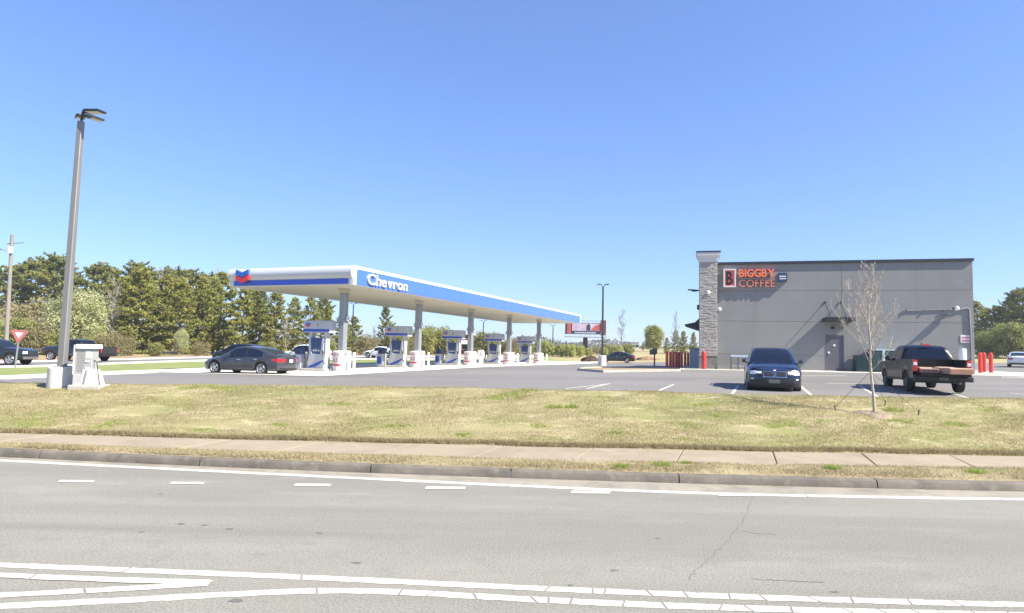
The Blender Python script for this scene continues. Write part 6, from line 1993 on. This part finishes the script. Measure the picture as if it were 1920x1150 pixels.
for i in range(7):
    row = []
    for k in range(20):
        a = 6.28318 * k / 20; rr = .45 * i / 6 * (1 + .2 * math.sin(3 * a) + .12 * math.sin(5 * a))
        row.append((rr * math.cos(a) * 1.2, rr * math.sin(a), .07 * (1 - (i / 6) ** 2) + (random.uniform(0, .03) if i < 6 else -.05)))
    rows.append([(x + b.x, y + b.y, gz(x + b.x, y + b.y) + h) for x, y, h in row])
o = MB().grid(rows, True).build('soil_ring', mat('soil', (.24, .19, .125), .95, var=.45, scale=6, bump=.9, bscale=25), None, smooth=50)
tag(o, 'bare brown soil ring round the foot of the sapling', 'soil')

# ------------------------------------------------------------------ grass
rng = np.random.default_rng(21)
def vnoise(x, y, s, seed):
    q = np.zeros_like(x); r_ = np.random.default_rng(seed)
    for k in range(6):
        a, b_, c = r_.uniform(0, 6.28), r_.uniform(0, 6.28), r_.uniform(.6, 1.6) * s
        q += np.sin((x * math.cos(a) + y * math.sin(a)) * c + b_)
    return q / 3.0
def blades(x, y, z, h, w, lean=.7):
    n = len(x)
    a = rng.uniform(0, 6.283, n)
    d = np.stack([np.cos(a), np.sin(a)], 1) * (w / 2)[:, None]
    l = rng.normal(size=(n, 2)) * (h * lean)[:, None]
    b0 = np.stack([x - d[:, 0], y - d[:, 1], z - .006], 1); b1 = np.stack([x + d[:, 0], y + d[:, 1], z - .006], 1)
    tp = np.stack([x + l[:, 0], y + l[:, 1], z + h], 1)
    return np.stack([b0, b1, tp], 1)
def bank_pts(n, xr=24.0, dense=None):
    x = rng.uniform(-xr, xr, n); s = rng.uniform(0.0, 1, n) ** 1.15
    y0 = c_swf(x) + .05; y1 = lot_edge(x) + .35
    y = y0 + (y1 - y0) * s
    k = np.abs(x) < y * 1.0 + 2.5
    return x[k], y[k]
Xg, Yg, Zg = X, Y, Z
def bank_z(x, y):
    s = np.clip((y - c_swf(x) - .035) / (lot_edge(x) + .5 - c_swf(x) - .035), 0, 1)
    return bank_arr(x, y) + lump(x, y) * np.clip(s * 4, .15, 1) * np.clip((1 - s) * 6, 0, 1)
GR1 = leafy('dry_grass', [(.26, .215, .115), (.36, .3, .165), (.44, .375, .225), (.25, .24, .09)], .45, .9, 2.2)
GR2 = leafy('green_grass', [(.19, .21, .06), (.27, .285, .085), (.33, .335, .11), (.36, .335, .16)], .45, .8, 2.0)
x, y = bank_pts(340000)
nz = vnoise(x, y, .7, 3) * .6 + vnoise(x * .7, y * 1.4, 2.4, 17) * .6
h = rng.uniform(.02, .05, len(x)) * (1 + .5 * np.clip(vnoise(x, y, 1.7, 9), -.8, 1.2))
green = (nz + rng.normal(size=len(x)) * .35) > .7
bare = vnoise(x * .7, y * 1.4, 2.0, 14) + rng.normal(size=len(x)) * .2 < -.75
zz = bank_z(x, y)
for m, mt, nm, lab in ((~green & ~bare, GR1, 'dry_grass', 'short dry straw coloured grass on the bank'), (green & ~bare, GR2, 'green_grass', 'short green grass growing between the dry grass on the bank')):
    o = link(nm, tri_mesh(nm, blades(x[m], y[m], zz[m], h[m], rng.uniform(.008, .016, m.sum()))), mt)
    tag(o, lab, 'grass', kind='stuff')
# ragged lip along the pavement
n = 34000
x = rng.uniform(-18, 18, n); y = c_swf(x) + rng.normal(.1, .06, n) + .04 * vnoise(x, x * 0, 2.5, 5)
o = link('edge_grass', tri_mesh('edge_grass', blades(x, y, np.maximum(bank_z(x, y), Z_SW) + .0, rng.uniform(.04, .1, n), rng.uniform(.008, .018, n), .8)), leafy('edge_straw', [(.24, .185, .11), (.34, .275, .155), (.42, .35, .205), (.19, .14, .085)], .45, .9, 1.2))
tag(o, 'ragged brown grass edge along the pavement', 'grass', kind='stuff')
# verge
n = 80000
x = rng.uniform(-17, 17, n); s = rng.uniform(0, 1, n); y0 = kb(x) + .02; y1 = c_swn(x) + .08
y = y0 + (y1 - y0) * s
k = (vnoise(x, y * 2, 2.2, 8) + rng.normal(size=n) * .5) > -.5
x, y = x[k], y[k]; n = len(x)
o = link('verge_grass', tri_mesh('verge_grass', blades(x, y, np.full(n, .195), rng.uniform(.02, .06, n), rng.uniform(.008, .016, n))), leafy('verge_straw', [(.27, .215, .12), (.37, .305, .175), (.45, .38, .235), (.24, .24, .09)], .3, .9, .9))
tag(o, 'short dry grass between kerb and pavement', 'grass', kind='stuff')
# bright weed clumps
tri = []
for (px, py, rx_, ry_, hh) in ((962, 744, .75, .6, .16), (930, 748, .5, .4, .12), (1045, 765, .45, .25, .2), (1072, 763, .22, .2, .24), (990, 735, .6, .4, .15), (870, 818, .3, .3, .07), (1285, 797, .45, .5, .05), (1480, 795, .6, .5, .05), (1700, 792, .7, .4, .05), (1673, 771, .35, .25, .15), (405, 728, .9, .3, .14), (350, 731, .6, .3, .1), (430, 732, .5, .3, .1), (200, 798, .35, .6, .05), (60, 800, .6, .7, .05), (380, 806, .4, .3, .05), (1340, 782, .2, .2, .05), (740, 802, .4, .2, .05), (1285, 824, .25, .2, .05), (1450, 800, .4, .3, .05), (1545, 790, .4, .25, .05), (1800, 800, .5, .3, .05), (1860, 770, .5, .4, .05), (1130, 745, .4, .3, .06), (1320, 760, .6, .4, .05), (640, 760, .5, .3, .05), (520, 800, .3, .2, .05), (1010, 800, .3, .25, .05), (1160, 815, .4, .2, .05)):
    if hh < .06: hh, rx_ = hh * 1.3, rx_ * 1.15
    c = gp(px, py, bank=True); n = int((1300 if hh < .08 else 650) * (rx_ * ry_) ** .7) + 90
    a = rng.uniform(0, 6.283, n); rr = np.sqrt(rng.uniform(0, 1, n)) * (1 + .3 * np.sin(3 * a + px) + .2 * np.sin(5 * a))
    x = c.x + rx_ * rr * np.cos(a); y = c.y + ry_ * rr * np.sin(a)
    tri.append(blades(x, y, bank_z(x, y), rng.uniform(.35, 1.1, n) * hh * np.clip(1.2 - rr, .25, 1), rng.uniform(.012, .025, n)))
for (px, py, rx_, hh) in ((1240, 873, .2, .1), (1560, 880, .16, .12), (1165, 876, .15, .08), (1830, 886, .2, .08), (1285, 870, .1, .07)):
    c = on_z(px, py, .2); n = 260
    a = rng.uniform(0, 6.283, n); rr = np.sqrt(rng.uniform(0, 1, n))
    x = c.x + rx_ * rr * np.cos(a); y = c.y + rx_ * .7 * rr * np.sin(a)
    tri.append(blades(x, y, np.full(n, .2), rng.uniform(.4, 1.1, n) * hh, rng.uniform(.012, .025, n)))
o = link('weeds', tri_mesh('weeds', np.concatenate(tri)), leafy('weed_green', [(.2, .27, .05), (.29, .37, .075), (.36, .43, .1), (.42, .43, .16)], .5, .7, .8))
tag(o, 'bright green weed clumps scattered on the dry bank', 'weeds', kind='stuff')

# ------------------------------------------------------------------ thin spring haze
hz = MB().box(-1650, 1750, -230, 2750, -6, 42).build('haze', None)
hz['kind'] = 'stuff'; hz['label'] = 'thin pale haze in the air over the whole place'; hz['category'] = 'haze'
hm_ = bpy.data.materials.new('haze_air'); hm_.use_nodes = True
_n2 = hm_.node_tree; _n2.nodes.clear()
_ov = _n2.nodes.new('ShaderNodeOutputMaterial'); _pv = _n2.nodes.new('ShaderNodeVolumePrincipled')
_pv.inputs['Color'].default_value = (.9, .96, 1, 1); _pv.inputs['Density'].default_value = .0004; _pv.inputs['Anisotropy'].default_value = .2
_n2.links.new(_pv.outputs['Volume'], _ov.inputs['Volume'])
hz.data.materials.append(hm_)
